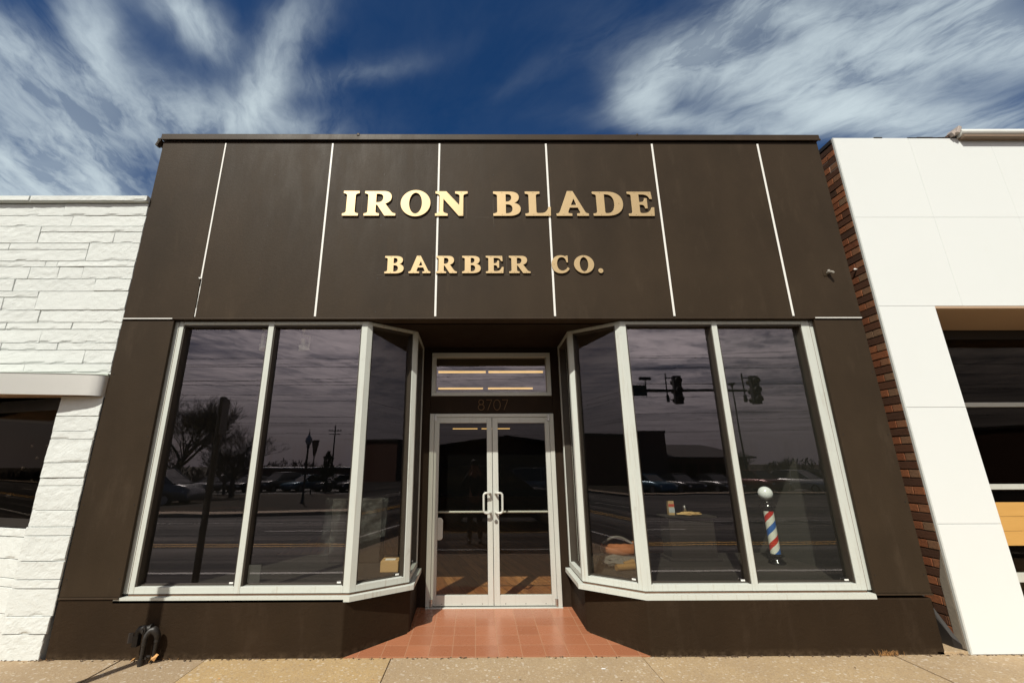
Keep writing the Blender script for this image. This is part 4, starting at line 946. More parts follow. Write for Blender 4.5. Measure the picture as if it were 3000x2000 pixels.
# ================================================================== THINGS IN THE WINDOWS
bp_ = thing('barber_pole', 'red white and blue striped barber pole with white globe in right window', 'barber pole', loc=(3.437,1.25,.44))
m, nt, out = newmat('barber_stripes'); co = coords(nt); sx = N(nt,'ShaderNodeSeparateXYZ'); L(nt, co, sx.inputs[0])
an = N(nt,'ShaderNodeMath',operation='ARCTAN2'); L(nt, sx.outputs['Y'], an.inputs[0]); L(nt, sx.outputs['X'], an.inputs[1])
a1 = N(nt,'ShaderNodeMath',operation='MULTIPLY'); L(nt, an.outputs[0], a1.inputs[0]); a1.inputs[1].default_value = -1/(2*math.pi)
a2 = N(nt,'ShaderNodeMath',operation='MULTIPLY_ADD'); L(nt, sx.outputs['Z'], a2.inputs[0]); a2.inputs[1].default_value = 1/.30; L(nt, a1.outputs[0], a2.inputs[2])
a3 = N(nt,'ShaderNodeMath',operation='ADD'); L(nt, a2.outputs[0], a3.inputs[0]); a3.inputs[1].default_value = .03
fr_ = N(nt,'ShaderNodeMath',operation='FRACT'); L(nt, a3.outputs[0], fr_.inputs[0])
cr = N(nt,'ShaderNodeValToRGB'); cr.color_ramp.interpolation = 'CONSTANT'; L(nt, fr_.outputs[0], cr.inputs[0]); e = cr.color_ramp.elements
e[0].position = 0; e[0].color = (.60,.025,.02,1); e[1].position = .22; e[1].color = (.85,.85,.80,1)
x_ = e.new(.5); x_.color = (.03,.14,.50,1); x_ = e.new(.74); x_.color = (.85,.85,.80,1)
pbsdf(nt, out, cr.outputs[0], .3, 0, .5)
q = MB(); q.lathe([(.053,.106),(.053,.561)],0,0,28); q.build('striped_cylinder', m, bp_)
q = MB(); q.lathe([(.076,.09),(.076,.61)],0,0,28); q.build('glass_tube', M['glassclear'], bp_)
q = MB(); q.lathe([(.085,.0),(.09,.02),(.07,.035),(.055,.06),(.06,.07),(.083,.08),(.083,.091)],0,0,28); q.build('base', M['chromedark'], bp_)
q = MB(); q.lathe([(.083,.609),(.083,.63),(.05,.65),(.03,.665),(.035,.685)],0,0,28); q.build('top_cap', M['chromedark'], bp_)
q = MB(); q.ball(0,0,.757,.078,n=28); q.build('globe', plain('white_opal_glass',(.93,.96,1.0),.12,spec=.6,var=.0,bs=0), bp_)
# pedestal with small goods
pd = thing('pedestal','dark square pedestal holding small goods in the right window','pedestal',loc=(2.58,1.55,.44))
q = MB(); q.box(-.30,.32,-.16,.16,0,.03); q.box(-.26,.28,-.13,.13,.0305,.47); q.box(-.30,.32,-.16,.16,.4705,.49); q.build('body', M['carpet'], pd, bevel=.005)
M['kraft'] = plain('kraft_paper',(.50,.32,.13),.75,var=.2,scale=14,bs=.3)
M['tan'] = plain('tan_carton',(.46,.31,.15),.7,var=.15)
cn_ = thing('drinks_carton','tall tan and red carton standing on the pedestal','carton',loc=(2.42,1.56,.93))
q = MB(); q.box(-.035,.035,-.03,.03,0,.165); q.build('box', M['tan'], cn_, bevel=.003)
q = MB(); q.box(-.0355,.036,-.0315,-.0305,.03,.09); q.build('label', plain('pale_blue_print',(.42,.45,.47),.5), cn_)
q = MB(); q.box(-.0355,.036,-.0315,-.0305,.10,.13); q.build('label', plain('red_print',(.45,.05,.03),.5), cn_)
q = MB(); q.lathe([(.0,0),(.022,0),(.022,.105),(.020,.108),(.0,.108)],2.59,1.55,20); o = q.build('metal_tube', M['chrome']); 
for v_ in o.data.vertices: v_.co.z += .931
tag(o,'slim silver metal tube standing right of the tan carton','tube')
def crumple(name, mat, cx,cy,cz, sx_,sy_,sz_, seed, label, cat, sharp=1.0):
    q = MB(); n=26; V=[]; F=[]
    for i in range(n//2+1):
        t = math.pi*i/(n//2)
        for k in range(n):
            a = 2*math.pi*k/n; v=Vector((math.sin(t)*math.cos(a),math.sin(t)*math.sin(a),-math.cos(t)))
            r = 1+.35*sharp*noise.noise(v*1.7+Vector((seed,0,0)))+.28*sharp*(abs(noise.noise(v*3.3+Vector((0,seed,0))))*2-.5)
            V.append((cx+v.x*r*sx_, cy+v.y*r*sy_, max(cz+v.z*r*sz_+sz_, cz)))
    for i in range(n//2):
        for k in range(n):
            a=i*n+k;b=i*n+(k+1)%n;F.append((a,b,b+n,a+n))
    q.add(V,F,.5,False); return tag(q.build(name, mat), label, cat)
crumple('paper_bag', M['kraft'], 2.60,1.46,.931, .14,.06,.022, 4.2, 'crumpled brown paper lying across the pedestal top', 'paper')
cb_ = thing('cardboard_box','small brown cardboard box with white label behind left bay glass','box',loc=(-.925,1.02,.4405),rz=.03)
M['card'] = plain('corrugated_cardboard',(.48,.30,.13),.8,var=.1,scale=12,bs=.15)
q = MB(); q.box(-.095,.095,-.09,.12,0,.105); q.build('carton', M['card'], cb_, bevel=.003)
q = MB(); q.box(-.06,.05,-.03,.06,.1055,.1065); q.build('label', M['paper'], cb_)
q = MB(); q.box(-.0955,.0955,.0,.03,.1052,.1058); q.build('tape', plain('clear_tape',(.42,.28,.14),.25), cb_)
# heap: grey canvas with orange tool bag and roll
crumple('canvas_heap', plain('grey_canvas',(.10,.095,.085),.9,var=.2,scale=20,bs=.4), 1.62,1.18,.4405, .23,.20,.055, 1.3, 'grey canvas sheet heaped on the right window platform','canvas',.7)
tbg = thing('tool_bag','open orange tool bag lying on grey canvas in right window','bag',loc=(1.66,1.30,.545),rz=-.12)
M['orange'] = plain('orange_nylon',(.30,.105,.038),.7,var=.3,scale=9,bs=.5)
M['grayfab'] = plain('grey_lining',(.11,.10,.09),.9)
q = MB(); n=28; V=[];F=[]
for j,(rx,ry,z) in enumerate([(.19,.13,.0),(.21,.145,.03),(.20,.14,.075),(.185,.125,.085),(.15,.10,.07),(.12,.07,.03)]):
    for k in range(n):
        a=2*math.pi*k/n; w_=1+.10*noise.noise((math.cos(a)*2,math.sin(a)*2,j*.3)); V.append((rx*w_*math.cos(a),ry*w_*math.sin(a),z+.02*noise.noise((math.cos(a)*3,math.sin(a)*3,5+j))))
for j in range(5):
    for k in range(n): a=j*n+k;b=j*n+(k+1)%n;F.append((a,b,b+n,a+n))
F.append(tuple(range(5*n,6*n))); F.append(tuple(range(n-1,-1,-1))); q.add(V,F,.5,True); q.build('body', M['orange'], tbg)
q = MB(); pts=[(-.17+.34*t, .10, .09+.07*math.sin(math.pi*t)) for t in [i/10 for i in range(11)]]; q.tube(pts,.016,8); q.build('strap', M['grayfab'], tbg)
q = MB(); q.tube([(-.18,.09,.08),(-.20,.0,.07),(-.15,-.09,.06),(-.05,-.13,.05)],.014,8); q.tube([(.17,.10,.09),(.19,.12,.10)],.02,8); q.build('piping', M['orange'], tbg)
rl_ = MB(); rl_.tube([(1.50,.93,.475),(1.62,.96,.474),(1.74,.99,.475)],[.032,.034,.033],14); rl_.tube([(1.60,.98,.50),(1.72,1.03,.51)],[.02,.03],10)
tag(rl_.build('fabric_roll', plain('ochre_cloth',(.22,.12,.035),.8,var=.2,scale=15)),'rolled ochre cloth lying before the orange tool bag','roll')
# translucent plastic sheet
m, nt, out = newmat('crinkled_plastic'); co=coords(nt); tr=N(nt,'ShaderNodeBsdfTransparent'); df_=N(nt,'ShaderNodeBsdfPrincipled'); df_.inputs['Base Color'].default_value=(.5,.5,.48,1); df_.inputs['Roughness'].default_value=.25
nn_=noise_n(nt,co,14,6,.8); fm=maprange(nt,nn_,.42,.78,.02,.22); mi=N(nt,'ShaderNodeMixShader'); L(nt,fm,mi.inputs[0]); L(nt,tr.outputs[0],mi.inputs[1]); L(nt,df_.outputs[0],mi.inputs[2]); L(nt,mi.outputs[0],out.inputs[0])
L(nt,bump(nt,nn_,1,.02),df_.inputs['Normal'])
pk = thing('covered_stand','dark stand under crinkled clear plastic sheet inside the left window','stand',loc=(-1.42,1.5,.44))
q = MB(); V=[];F=[];nu,nv=26,16
for j in range(nv+1):
    for i in range(nu+1):
        u_=i/nu; v_=j/nv; x=-.36+.74*u_; z=.72-.62*v_*(1-.35*u_)+.03*noise.noise((u_*5,v_*4,1)); y=-.16-.10*v_+.05*noise.noise((u_*6,v_*6,2))+.02*math.sin(u_*23)
        V.append((x,y,z))
for j in range(nv):
    for i in range(nu): k=j*(nu+1)+i; F.append((k,k+1,k+nu+2,k+nu+1))
q.add(V,F,.5,True); q.build('plastic_sheet', m, pk)
q = MB(); q.box(-.3,.3,-.12,.12,0,.70); q.build('stand', M['carpet'], pk, bevel=.01)
q = MB(); q.box(-2.28,-2.10,.52,.53,.4405,.60); tag(q.build('notice_card', plain('grey_card',(.07,.065,.058),.7)),'plain grey card propped inside the far left window','card')
# white track spotlights by the ceiling
SL = None
for (x,y,rz,lab) in ((-1.87,.36,.2,'white spotlight with side bracket by the ceiling in the second window from the left'),(-2.30,.36,-1.2,'white spotlight partly behind the mullion of the left window')):
    if SL is None:
        SL = thing('spotlight', lab, 'spotlight', 'white spotlights behind the left window')
        wm = plain('white_lamp_enamel',(.72,.75,.72),.4)
        q = MB(); q.lathe([(.022,.0),(.026,-.02),(.028,-.06),(.052,-.10),(.058,-.125),(.055,-.13),(.0,-.12)],0,0,20); 
        for k in range(14):
            a = 2*math.pi*k/14; q.obox(.047*math.cos(a),.047*math.sin(a),-.085,.012,.003,.04,a)
        hd = q.build('lamp_head', wm, SL); hd.rotation_euler=(.25,-.15,0)
        q = MB(); q.tube([(0,0,.36),(0,0,.03)],.008,8); q.box(-.02,.02,-.02,.02,.085,.11); q.box(.062,.074,-.012,.012,-.12,.03); q.box(.0,.074,-.010,.010,.028,.036); q.box(.058,.074,-.010,.010,-.124,-.116); q.build('bracket', wm, SL, bevel=.002); o = SL
    else:
        o = copy_tree(SL); o['label'] = lab
    o.location = (x,y,2.86); o.rotation_euler = (0,0,rz)
# fluorescent ceiling fittings, lit
FL = None
for (y,x0,x1,zc_,lab) in ((3.8,-.70,.20,3.22,'lit fluorescent strip nearest the transom, left of the pair'),(3.8,.235,1.27,3.22,'lit fluorescent strip nearest the transom, right of the pair'),(5.7,-.86,.18,3.23,'lit fluorescent strip in second row behind the transom, left'),(5.7,.28,1.32,3.23,'lit fluorescent strip in second row behind the transom, right'),(17.0,-1.1,.10,3.20,'lit fluorescent strip far back seen through the left door'),(17.0,.28,1.65,3.20,'lit fluorescent strip far back seen across both doors')):
    FL = thing('ceiling_light', lab, 'ceiling light', 'lit fluorescent ceiling lights')
    q = MB(); q.box(x0,x1,y-.04,y+.04,zc_,zc_+.027); q.build('housing', M['dark'], FL)
    q = MB(); q.tube([(x0+.008,y,zc_-.02),(x1-.008,y,zc_-.02)],.021,8); q.build('tube', M['tube'], FL)

# ================================================================== THE STREET BEHIND (seen mirrored in the glass)
M['bark'] = plain('dark_bark',(.07,.055,.045),.9,var=.3,scale=10,bs=.5)
M['galvdark'] = plain('weathered_dark_steel',(.07,.065,.06),.6,.3)
M['galv'] = plain('galvanised_steel',(.30,.30,.29),.5,.6)
M['darkmetal'] = plain('dark_green_metal',(.02,.025,.02),.45)
M['redbrick'] = plain('brown_brick_wall',(.13,.065,.045),.9,var=.2,scale=3)
M['roofsh'] = plain('dark_roof_shingles',(.06,.05,.045),.9,var=.25,scale=5)
M['pale'] = plain('pale_render',(.42,.38,.32),.8)
PS = thing('parking_sign','rectangular parking sign on round steel post at the kerb, mirrored in the left window','sign',loc=(-3.39,-1.45,0),rz=R(76))
q = MB(); q.tube([(0,0,-.1),(0,0,2.42)],.040,16); q.build('post', M['galvdark'], PS)
q = MB(); q.box(-.15,.15,-.046,-.042,1.93,2.40); q.build('sign_plate', M['galvdark'], PS, bevel=.001)
def tree(x,y,h,seed,label,spread=.5,levels=6,name='bare_tree'):
    T = thing(name,label,'tree','bare winter trees across the street',(x,y,gz(y)+.05))
    rr_ = random.Random(seed); tk = MB(); cr_ = MB()
    def grow(p,d,l,r,lv):
        n=3; pts=[p]; rs=[r]; dd_=d.copy()
        for i in range(n):
            dd_ = (dd_+Vector((rr_.gauss(0,.10),rr_.gauss(0,.10),rr_.gauss(.03,.06)))).normalized(); pts.append(pts[-1]+dd_*l/n); rs.append(r*(1-.32*(i+1)/n))
        (tk if lv<2 else cr_).tube(pts, rs, 7 if lv<2 else (4 if lv < 4 else 3), cap=False, sm=False)
        if lv>=levels: return
        k = (rr_.choice((4,5)) if lv < 4 else 3) if lv else 7
        for i in range(k):
            a = rr_.uniform(0,6.28); q_ = Vector((math.cos(a),math.sin(a),0)); t=rr_.uniform(.45,1)
            b_ = pts[0].lerp(pts[-1],t) if lv else pts[0].lerp(pts[-1],rr_.uniform(.5,1))
            nd = (dd_*.75+q_*spread*rr_.uniform(.7,1.3)+Vector((0,0,.12))).normalized()
            grow(b_,nd,l*rr_.uniform(.6,.82),max(.008,rs[-1]*rr_.uniform(.5,.7)),lv+1)
    grow(Vector((0,0,-.1)),Vector((0,0,1)),h*.30,h*.026,0)
    tk.build('trunk',M['bark'],T); cr_.build('crown',M['bark'],T); return T
tree(-22.3,-29.5,9.4,3,'tall bare tree across the street, tallest of the leafless trees')
tree(-16.6,-27,7.2,8,'bare tree with low spreading limbs right of the tallest tree',.75,5)
tree(-25.5,-31,6.2,31,'lower bare tree at the far left behind the silver van',.7,5)
tree(-19.6,-31.5,5.0,33,'low bare tree filling the gap between the two tall bare trees',.8,5)
for k,(x,y,h,sd) in enumerate(((-21.5,-56,5.0,12),(-19,-57,4.2,14),(33,-52,5.6,15),(38,-50,5.2,17),(29.5,-56,4.6,19))):
    tree(x,y,h,sd,'small distant bare tree beyond the car park, number %s from the left' % ('one','two','three','four','five')[k],.6,4)
cf = thing('conifer_tree','dark bushy evergreen tree beyond the parked cars','tree',None,(-13.2,-36,gz(-36)))
q = MB(); q.tube([(0,0,-.1),(0,0,2.4)],[.12,.03],8); q.build('trunk',M['bark'],cf)
q = MB(); rr_=random.Random(4)
for k in range(900):
    z=rr_.uniform(.6,3.5); r=(3.7-z)*.42*math.sqrt(rr_.random())*(1+.3*math.sin(z*7)); a=rr_.uniform(0,6.28); s=rr_.uniform(.08,.2)
    x=r*math.cos(a);y=r*math.sin(a); v1=Vector((rr_.gauss(0,1),rr_.gauss(0,1),rr_.gauss(0,1))).normalized()*s; v2=v1.orthogonal().normalized()*s*.4
    c0=Vector((x,y,z)); q.add([c0-v1,c0+v2,c0+v1,c0-v2],[(0,1,2,3)])
q.build('crown',plain('dark_evergreen',(.035,.05,.02),.8),cf)
q = MB(); rr_=random.Random(44)
for k in range(26000):   # far-off scrub reads as one mass
    an_=rr_.uniform(math.pi*.98,math.pi*2.02); x=68*math.cos(an_)*1.3; y=68*math.sin(an_)+rr_.uniform(-2,2); hh=1.1+1.5*max(0,noise.noise((x*.12,0,0))+.35)+.5*max(0,noise.noise((x*.5,3,0))); z=rr_.random()**1.3*hh*1.6
    v1=Vector((rr_.gauss(0,.4),rr_.gauss(0,.3),rr_.gauss(.5,.4))).normalized()*rr_.uniform(.12,.42); v2=Vector((.05,0,-.02)); c0=Vector((x,y,gz(-60)+z)); v2=Vector((-math.sin(an_),math.cos(an_),0))*.06; q.add([c0-v1-v2,c0-v1+v2,c0+v1+v2,c0+v1-v2],[(0,1,2,3)])
tag(q.build('distant_scrub',M['bark']),'far-off line of bare scrub on the horizon','scrub',kind='stuff')
# opposite shops
OB = thing('brick_shop','long brown brick shop block with parapet and hipped roof across the road','building')
gy = gz(-37)
q = MB(); q.box(9.0,17.7,-50,-37,gy-.1,3.25); q.box(13.3,17.7,-49,-37.01,3.2505,4.45); q.box(17.7005,25.6,-49,-38,gy-.1,2.0); q.build('wall',M['redbrick'],OB)
q = MB(); q.prism([(17.71,-49.5),(26.2,-49.5),(26.2,-37.4),(17.71,-37.4)],2.001,2.12); q.add([(17.71,-49.5,2.121),(26.2,-49.5,2.121),(26.2,-37.4,2.121),(17.71,-37.4,2.121),(17.71,-43,3.45),(23.9,-43,3.45)],[(0,4,5,1),(1,5,2),(2,5,4,3),(0,3,4)]); q.build('roof',M['roofsh'],OB)
q = MB(); q.box(13.2,17.8,-37.25,-37.011,4.30,4.52); q.build('cornice',M['roofsh'],OB)
q = MB(); q.box(10,17.2,-37.6,-37.012,1.2,1.7) if False else q.box(10,17.2,-37.10,-37.012,2.0,2.5); q.build('sign_band',M['pale'],OB)
for k in range(6): 
    q = MB(); x=9.6+k*1.32; q.box(x,x+1.1,-37.03,-37.005,gy+.5,1.6); q.build('window',M['dark'],OB)
for k in range(5):
    q = MB(); x=18.3+k*1.4; q.box(x,x+1.1,-38.03,-38.0,gy+.5,1.5); q.build('window',M['dark'],OB)
GB = thing('gabled_shop','wide brown shop with shallow gabled roof straight across the road','building')
gy = gz(-39)
q = MB(); q.box(-9.5,8.9,-52,-39,gy-.1,2.6); q.add([(-9.5,-39.0,2.6),(8.9,-39.0,2.6),(3.2,-39.0,4.2)],[(0,1,2)]); q.build('wall',M['redbrick'],GB)
q = MB(); q.add([(-10.4,-38.4,2.55),(3.2,-38.4,4.35),(3.2,-52,4.35),(-10.4,-52,2.55),(9.6,-38.4,3.45),(9.6,-52,3.45)],[(0,1,2,3),(1,4,5,2)]); q.add([(-10.4,-38.4,2.35),(3.2,-38.4,4.15),(9.6,-38.4,3.25),(9.6,-38.4,3.45),(3.2,-38.4,4.35),(-10.4,-38.4,2.55)],[(0,1,4,5),(1,2,3,4)]); q.build('roof',M['roofsh'],GB)
for k in range(7):
    q = MB(); x=-8.6+k*2.4; q.box(x,x+1.8,-39.03,-38.99,gy+.5,1.6); q.build('window',M['dark'],GB)
LL = thing('low_building','long low flat building with pale roof edge behind the parked cars','building')
gy = gz(-50)
q = MB(); q.box(-28,-13.0,-60,-50,gy-.1,1.1); q.build('wall',M['redbrick'],LL); q = MB(); q.box(-28.1,-12.9,-60.1,-49.8,1.101,1.25); q.build('roof_edge',plain('pale_metal_edge',(.5,.5,.5),.3,.8),LL)
for k in range(5):
    q = MB(); x=-26.5+k*2.7; q.box(x,x+1.5,-50.03,-49.99,gy+.5,.6); q.build('window',M['dark'],LL)
for (x0_,x1_,y0_,y1_,h_,lab) in ((-62,-34,-34,-16,4.2,'dark flat-roofed shop far along the road to the left'),(50,74,-44,-24,4.6,'dark flat-roofed shop far along the road to the right')):
    CS = thing('corner_shop',lab,'building'); gy = gz(y1_)
    q = MB(); q.box(x0_,x1_,y0_,y1_,gy-.6,h_); q.build('wall',M['redbrick'],CS); q = MB(); q.box(x0_-.15,x1_+.15,y0_-.15,y1_+.15,h_+.001,h_+.25); q.build('roof_edge',M['roofsh'],CS)
    for k in range(6):
        q = MB(); xw = x0_+1.2+k*(x1_-x0_-2)/6; q.box(xw,xw+2.6,y1_-.05,y1_+.03,gy+.5,2.2); q.build('window',M['dark'],CS)
# street furniture
LP = thing('street_lamp','ornamental street lamp with round globe and spike finial','street lamp',None,(-9.06,-19.8,gz(-20)))
q = MB(); q.lathe([(.16,0),(.16,.12),(.09,.2),(.06,.5),(.05,2.9),(.09,3.0),(.05,3.05),(.10,3.1)],0,0,12); q.build('post',M['darkmetal'],LP)
q = MB(); q.lathe([(.10,3.101),(.17,3.25),(.17,3.4),(.09,3.55),(.03,3.6)],0,0,14); q.build('globe',plain('frosted_globe',(.3,.3,.28),.3),LP)
q = MB(); q.lathe([(.05,3.601),(.03,3.7),(.008,3.95)],0,0,8); q.build('finial',M['darkmetal'],LP)
TS = thing('pylon_sign','tall tapering triangular pylon sign with point downwards','sign',None,(-12.2,-29.6,gz(-30)+.1))
q = MB(); z0_=2.75;z1_=3.95; q.add([(-.06,-.06,z0_),(.06,-.06,z0_),(.28,-.06,z1_),(-.28,-.06,z1_),(-.06,.06,z0_),(.06,.06,z0_),(.28,.06,z1_),(-.28,.06,z1_)],[(0,1,2,3),(5,4,7,6),(1,5,6,2),(4,0,3,7),(3,2,6,7),(4,5,1,0)]); q.build('sign_face',plain('dull_orange_sign',(.22,.12,.06),.6),TS)
q = MB(); q.tube([(0,0,-.1),(0,0,2.75)],.045,8); q.build('post',M['darkmetal'],TS)
UP = None
for (x,y,h,lab) in ((-20.4,-60,8.4,'wooden utility pole with crossarm behind the low building'),(-31,-34,10,'wooden utility pole far left beyond the bare trees'),(9.3,-62,6.4,'wooden utility pole on the horizon above the brick shops')):
    if UP is None:
        UP = thing('utility_pole',lab,'utility pole','utility poles across the street'); q = MB(); q.tube([(0,0,-.1),(0,0,1)],[.016,.010],8); 
        q.build('pole',M['bark'],UP); q = MB(); q.box(-.11,.11,-.008,.008,.90,.915); q.box(-.09,.09,-.008,.008,.84,.852); q.build('crossarm',M['bark'],UP); q = MB()
        for dx in (-.1,-.05,.05,.1): q.tube([(dx,0,.915),(dx,0,.93)],.005,6)
        q.build('insulators',M['dark'],UP); o = UP
    else: o = copy_tree(UP); o['label'] = lab
    o.location=(x,y,gz(y)); o.scale=(h,h,h)
WLAB = [(-12,5.62,5.62),(-12,5.46,5.48),(-12,5.0,5.06),(-12,4.56,4.60),(-26,6.4,7.6),(-26,6.1,7.2),(-26,5.0,5.5),(-26,4.6,5.2),(-26,4.0,4.4),(-26,6.9,9.4),(-26,8.3,10.6)]
for k,(y,za,zb) in enumerate(WLAB):
    q = MB(); q.tube([(-45+90*t, y - 2*t*(k%3), za+(zb-za)*t - .5*math.sin(math.pi*t)*(1 if k>3 else .25)) for t in [i/24 for i in range(25)]], .008 if k < 4 else .012, 5)
    tag(q.build('overhead_wire',M['dark']),'thin black overhead cable strung along the street among the others','cable','overhead cables along the street')
TSg = thing('traffic_signal','traffic signal mast with long arm and two signal heads over the road','traffic signal',None,(0,0,0))
mz = 4.66; my = -14.8
q = MB(); q.tube([(6.0,my,gz(my)),(6.0,my,mz+.5)],[.14,.09],12); q.build('mast',M['darkmetal'],TSg)
q = MB(); q.tube([(6.0,my,mz+.02),(9,my,mz+.01),(12.1,my,mz)],[.085,.065,.05],10); q.build('arm',M['darkmetal'],TSg)
for hx in (9.0,12.45):
    q = MB(); q.box(hx-.17,hx+.17,my-.02,my+.16,4.05,5.30); q.build('signal_head',M['dark'],TSg)
    sh = bpy.data.objects[-1] if False else None
    for zc__ in (4.27,4.68,5.09):
        q = MB(); q.tube([(hx,my-.02,zc__),(hx-.02,my-.26,zc__-.02)],.14,12,cap=False); q.tube([(hx,my+.16,zc__),(hx-.02,my+.36,zc__-.02)],.14,12,cap=False); q.build('visor',M['dark'],TSg)
    q = MB(); q.tube([(hx-.45,my,4.25),(hx-.45,my,5.45)],.03,8); q.tube([(hx-.45,my,4.3),(hx-.15,my+.05,4.2)],.025,6); q.tube([(hx-.45,my,5.25),(hx-.15,my+.05,5.2)],.025,6); q.tube([(hx-.45,my,4.15),(hx-.45,my,4.45)],.07,8); q.build('hanger',M['darkmetal'],TSg)
q = MB(); q.box(6.55,7.62,my-.03,my+.03,4.42,4.92); q.build('street_sign',plain('dark_green_sign',(.015,.035,.02),.5),TSg)
q = MB(); q.box(7.35,7.85,my-.08,my+.08,5.16,5.28); q.tube([(7.6,my,mz),(7.6,my,5.16)],.03,6); q.build('camera_head',M['dark'],TSg)
TL = thing('lot_lamp','tall thin car park lamp with flat head behind the brick shop','street lamp',None,(23.7,-35.2,gz(-35)))
q = MB(); q.tube([(0,0,0),(0,0,9.2)],[.09,.05],8); q.build('post',M['darkmetal'],TL); q = MB(); q.lathe([(.05,9.0),(.15,9.25),(.36,9.36),(.36,9.44),(.1,9.46)],0,0,12); q.build('lamp_head',M['darkmetal'],TL)

# cars: body loft, dark glass cabin, roof, wheels, lights
def car_paint(name,col): return plain(name,col,.25,.3,.6,var=.03,bs=0)
tyre = plain('tyre_rubber',(.015,.015,.015),.85); rim = plain('alloy_rim',(.35,.35,.35),.35,.9); lampm = plain('headlamp_glass',(.7,.72,.75),.08,.6,.9,var=0,bs=0); carglass = plain('dark_car_glass',(.02,.022,.025),.06,0,.9,var=0,bs=0)
def make_car(style, paint):
    C_ = thing('parked_car','car','car'); Ln = 4.6; W2=.92
    if style == 'suv': deck=[(-2.3,.62),(-2.28,1.02),(-1.9,1.08),(.9,1.08),(1.35,1.06),(2.1,.98),(2.28,.80),(2.3,.55)]; cab=[(-2.15,1.08),(-1.85,1.62),(-1.2,1.70),(.2,1.68),(1.05,1.10)]
    elif style == 'van': deck=[(-2.5,.6),(-2.48,1.1),(1.5,1.12),(2.2,1.0),(2.45,.8),(2.5,.5)]; cab=[(-2.45,1.1),(-2.38,1.80),(-1.8,1.88),(.7,1.85),(1.7,1.12)]
    else: deck=[(-2.3,.55),(-2.28,.92),(-1.5,.98),(.9,.95),(1.3,.93),(2.1,.82),(2.28,.66),(2.3,.45)]; cab=[(-1.75,.97),(-1.0,1.40),(-.4,1.46),(.25,1.44),(1.1,.94)]
    q = MB(); V=[]; n=len(deck)
    for x,z in deck:
        e_ = abs(x)/2.3; wv = W2*(1-.10*max(0,e_-.75)/.25)
        V += [(x,-wv,.28),(x,-wv*1.0,z*.72),(x,-wv*.93,z-.02),(x,-wv*.5,z),(x,wv*.5,z),(x,wv*.93,z-.02),(x,wv,z*.72),(x,wv,.28)]
    F=[(0,1,2,3,4,5,6,7),tuple(range((n-1)*8+7,(n-1)*8-1,-1))]
    for i in range(n-1):
        for k in range(8): a=i*8+k;b=i*8+(k+1)%8;F.append((a,a+8,b+8,b))
    q.add(V,F,.5,True); q.build('body',paint,C_,merge=True)
    q = MB(); V=[]; n=len(cab); base_z=min(cab[0][1],cab[-1][1])-.04
    for x,z in cab:
        t=(z-base_z)/.65; wt=W2*.93-.17*min(1,t)
        V += [(x,-W2*.90,base_z),(x,-wt,z),(x,wt,z),(x,W2*.90,base_z)]
    F=[(0,1,2,3),((n-1)*4+3,(n-1)*4+2,(n-1)*4+1,(n-1)*4)]
    for i in range(n-1):
        for k in range(4): a=i*4+k;b=i*4+(k+1)%4;F.append((a,a+4,b+4,b))
    q.add(V,F,.5,False); q.build('window',carglass,C_,merge=True)
    q = MB(); xs__=[p for p in cab[1:-1]]
    for (xa,za),(xb,zb) in zip(xs__,xs__[1:]):
        wt=W2*.93-.165; q.prism([(xa,-wt),(xb,-wt),(xb,wt),(xa,wt)],[za+.002,zb+.002,zb+.002,za+.002],[za+.05,zb+.05,zb+.05,za+.05])
    for s in (-1,1):
        for (xa,za),(xb,zb) in ((cab[0],cab[1]),(cab[-1],cab[-2])): q.tube([(xa,s*W2*.86,base_z+.03),(xb,s*(W2*.93-.17),zb+.01)],.035,6)
        q.tube([(-.35,s*W2*.90,base_z),(-.4,s*(W2*.93-.16),cab[2][1]-.02)],.035,6)
    q.build('roof',paint,C_)
    for s in (-1,1):
        for x in (-1.42,1.42):
            q = MB(); q.tube([(x,s*.72,.33),(x,s*.935,.33)],.33,20); wh=q.build('wheel',tyre,C_); q=MB(); q.tube([(x,s*.93,.33),(x,s*.942,.33)],.21,14); q.build('rim',rim,wh)
        zl = dict((round(a,2),b) for a,b in deck).get(2.28,.66) if style!='van' else .80
        q = MB(); q.obox(2.24,s*.68,zl-.06,.12,.34,.12,-s*.25); q.build('headlight',lampm,C_,bevel=.03)
        q = MB(); q.obox(-2.27,s*.74,.85,.06,.22,.16); q.build('tail_light',plain('red_lamp',(.3,.01,.01),.2),C_)
        q = MB(); q.obox(.85,s*.98,1.0 if style=='sedan' else 1.12,.10,.16,.12); q.build('mirror',paint,C_,bevel=.02)
    return C_
P_ = {k:car_paint(k+'_car_paint',v) for k,v in dict(black=(.015,.015,.017),silver=(.16,.165,.17),white=(.50,.50,.48),blue=(.04,.12,.17),red=(.12,.02,.015),grey=(.06,.06,.06)).items()}
protos = {}
def car(style,paint,x,y,rz,label,group='cars parked across the street'):
    key=(style,paint)
    if key not in protos: o = protos[key] = make_car(style,P_[paint])
    else: o = copy_tree(protos[key])
    o['label']=label
    if group: o['group']=group
    elif 'group' in o: del o['group']
    o.location=(x,y,gz(y)+.012); o.rotation_euler=(0,0,rz); return o
car('suv','black',.7,-8.4,0,'black estate car standing in the road right behind the photographer',None)
car('van','silver',-17.2,-19.9,0,'silver van at the far left of the grass verge',None)
car('sedan','blue',14.2,-33,R(70),'pale blue saloon parked before the brick shop')
car('sedan','black',16.6,-33,R(75),'black saloon parked second from left before the brick shop')
car('sedan','grey',19.6,-33,R(78),'grey saloon parked beside the black saloon')
car('suv','red',23.6,-33.5,R(80),'red sport utility car parked by the hipped roof')
car('suv','white',27.2,-33.5,R(64),'white sport utility car parked at right of the row')
car('suv','black',30.5,-34.5,R(80),'black sport utility car parked at far right of the row')
car('van','white',5.2,-27.0,R(8),'white van stopped in the side road',None)
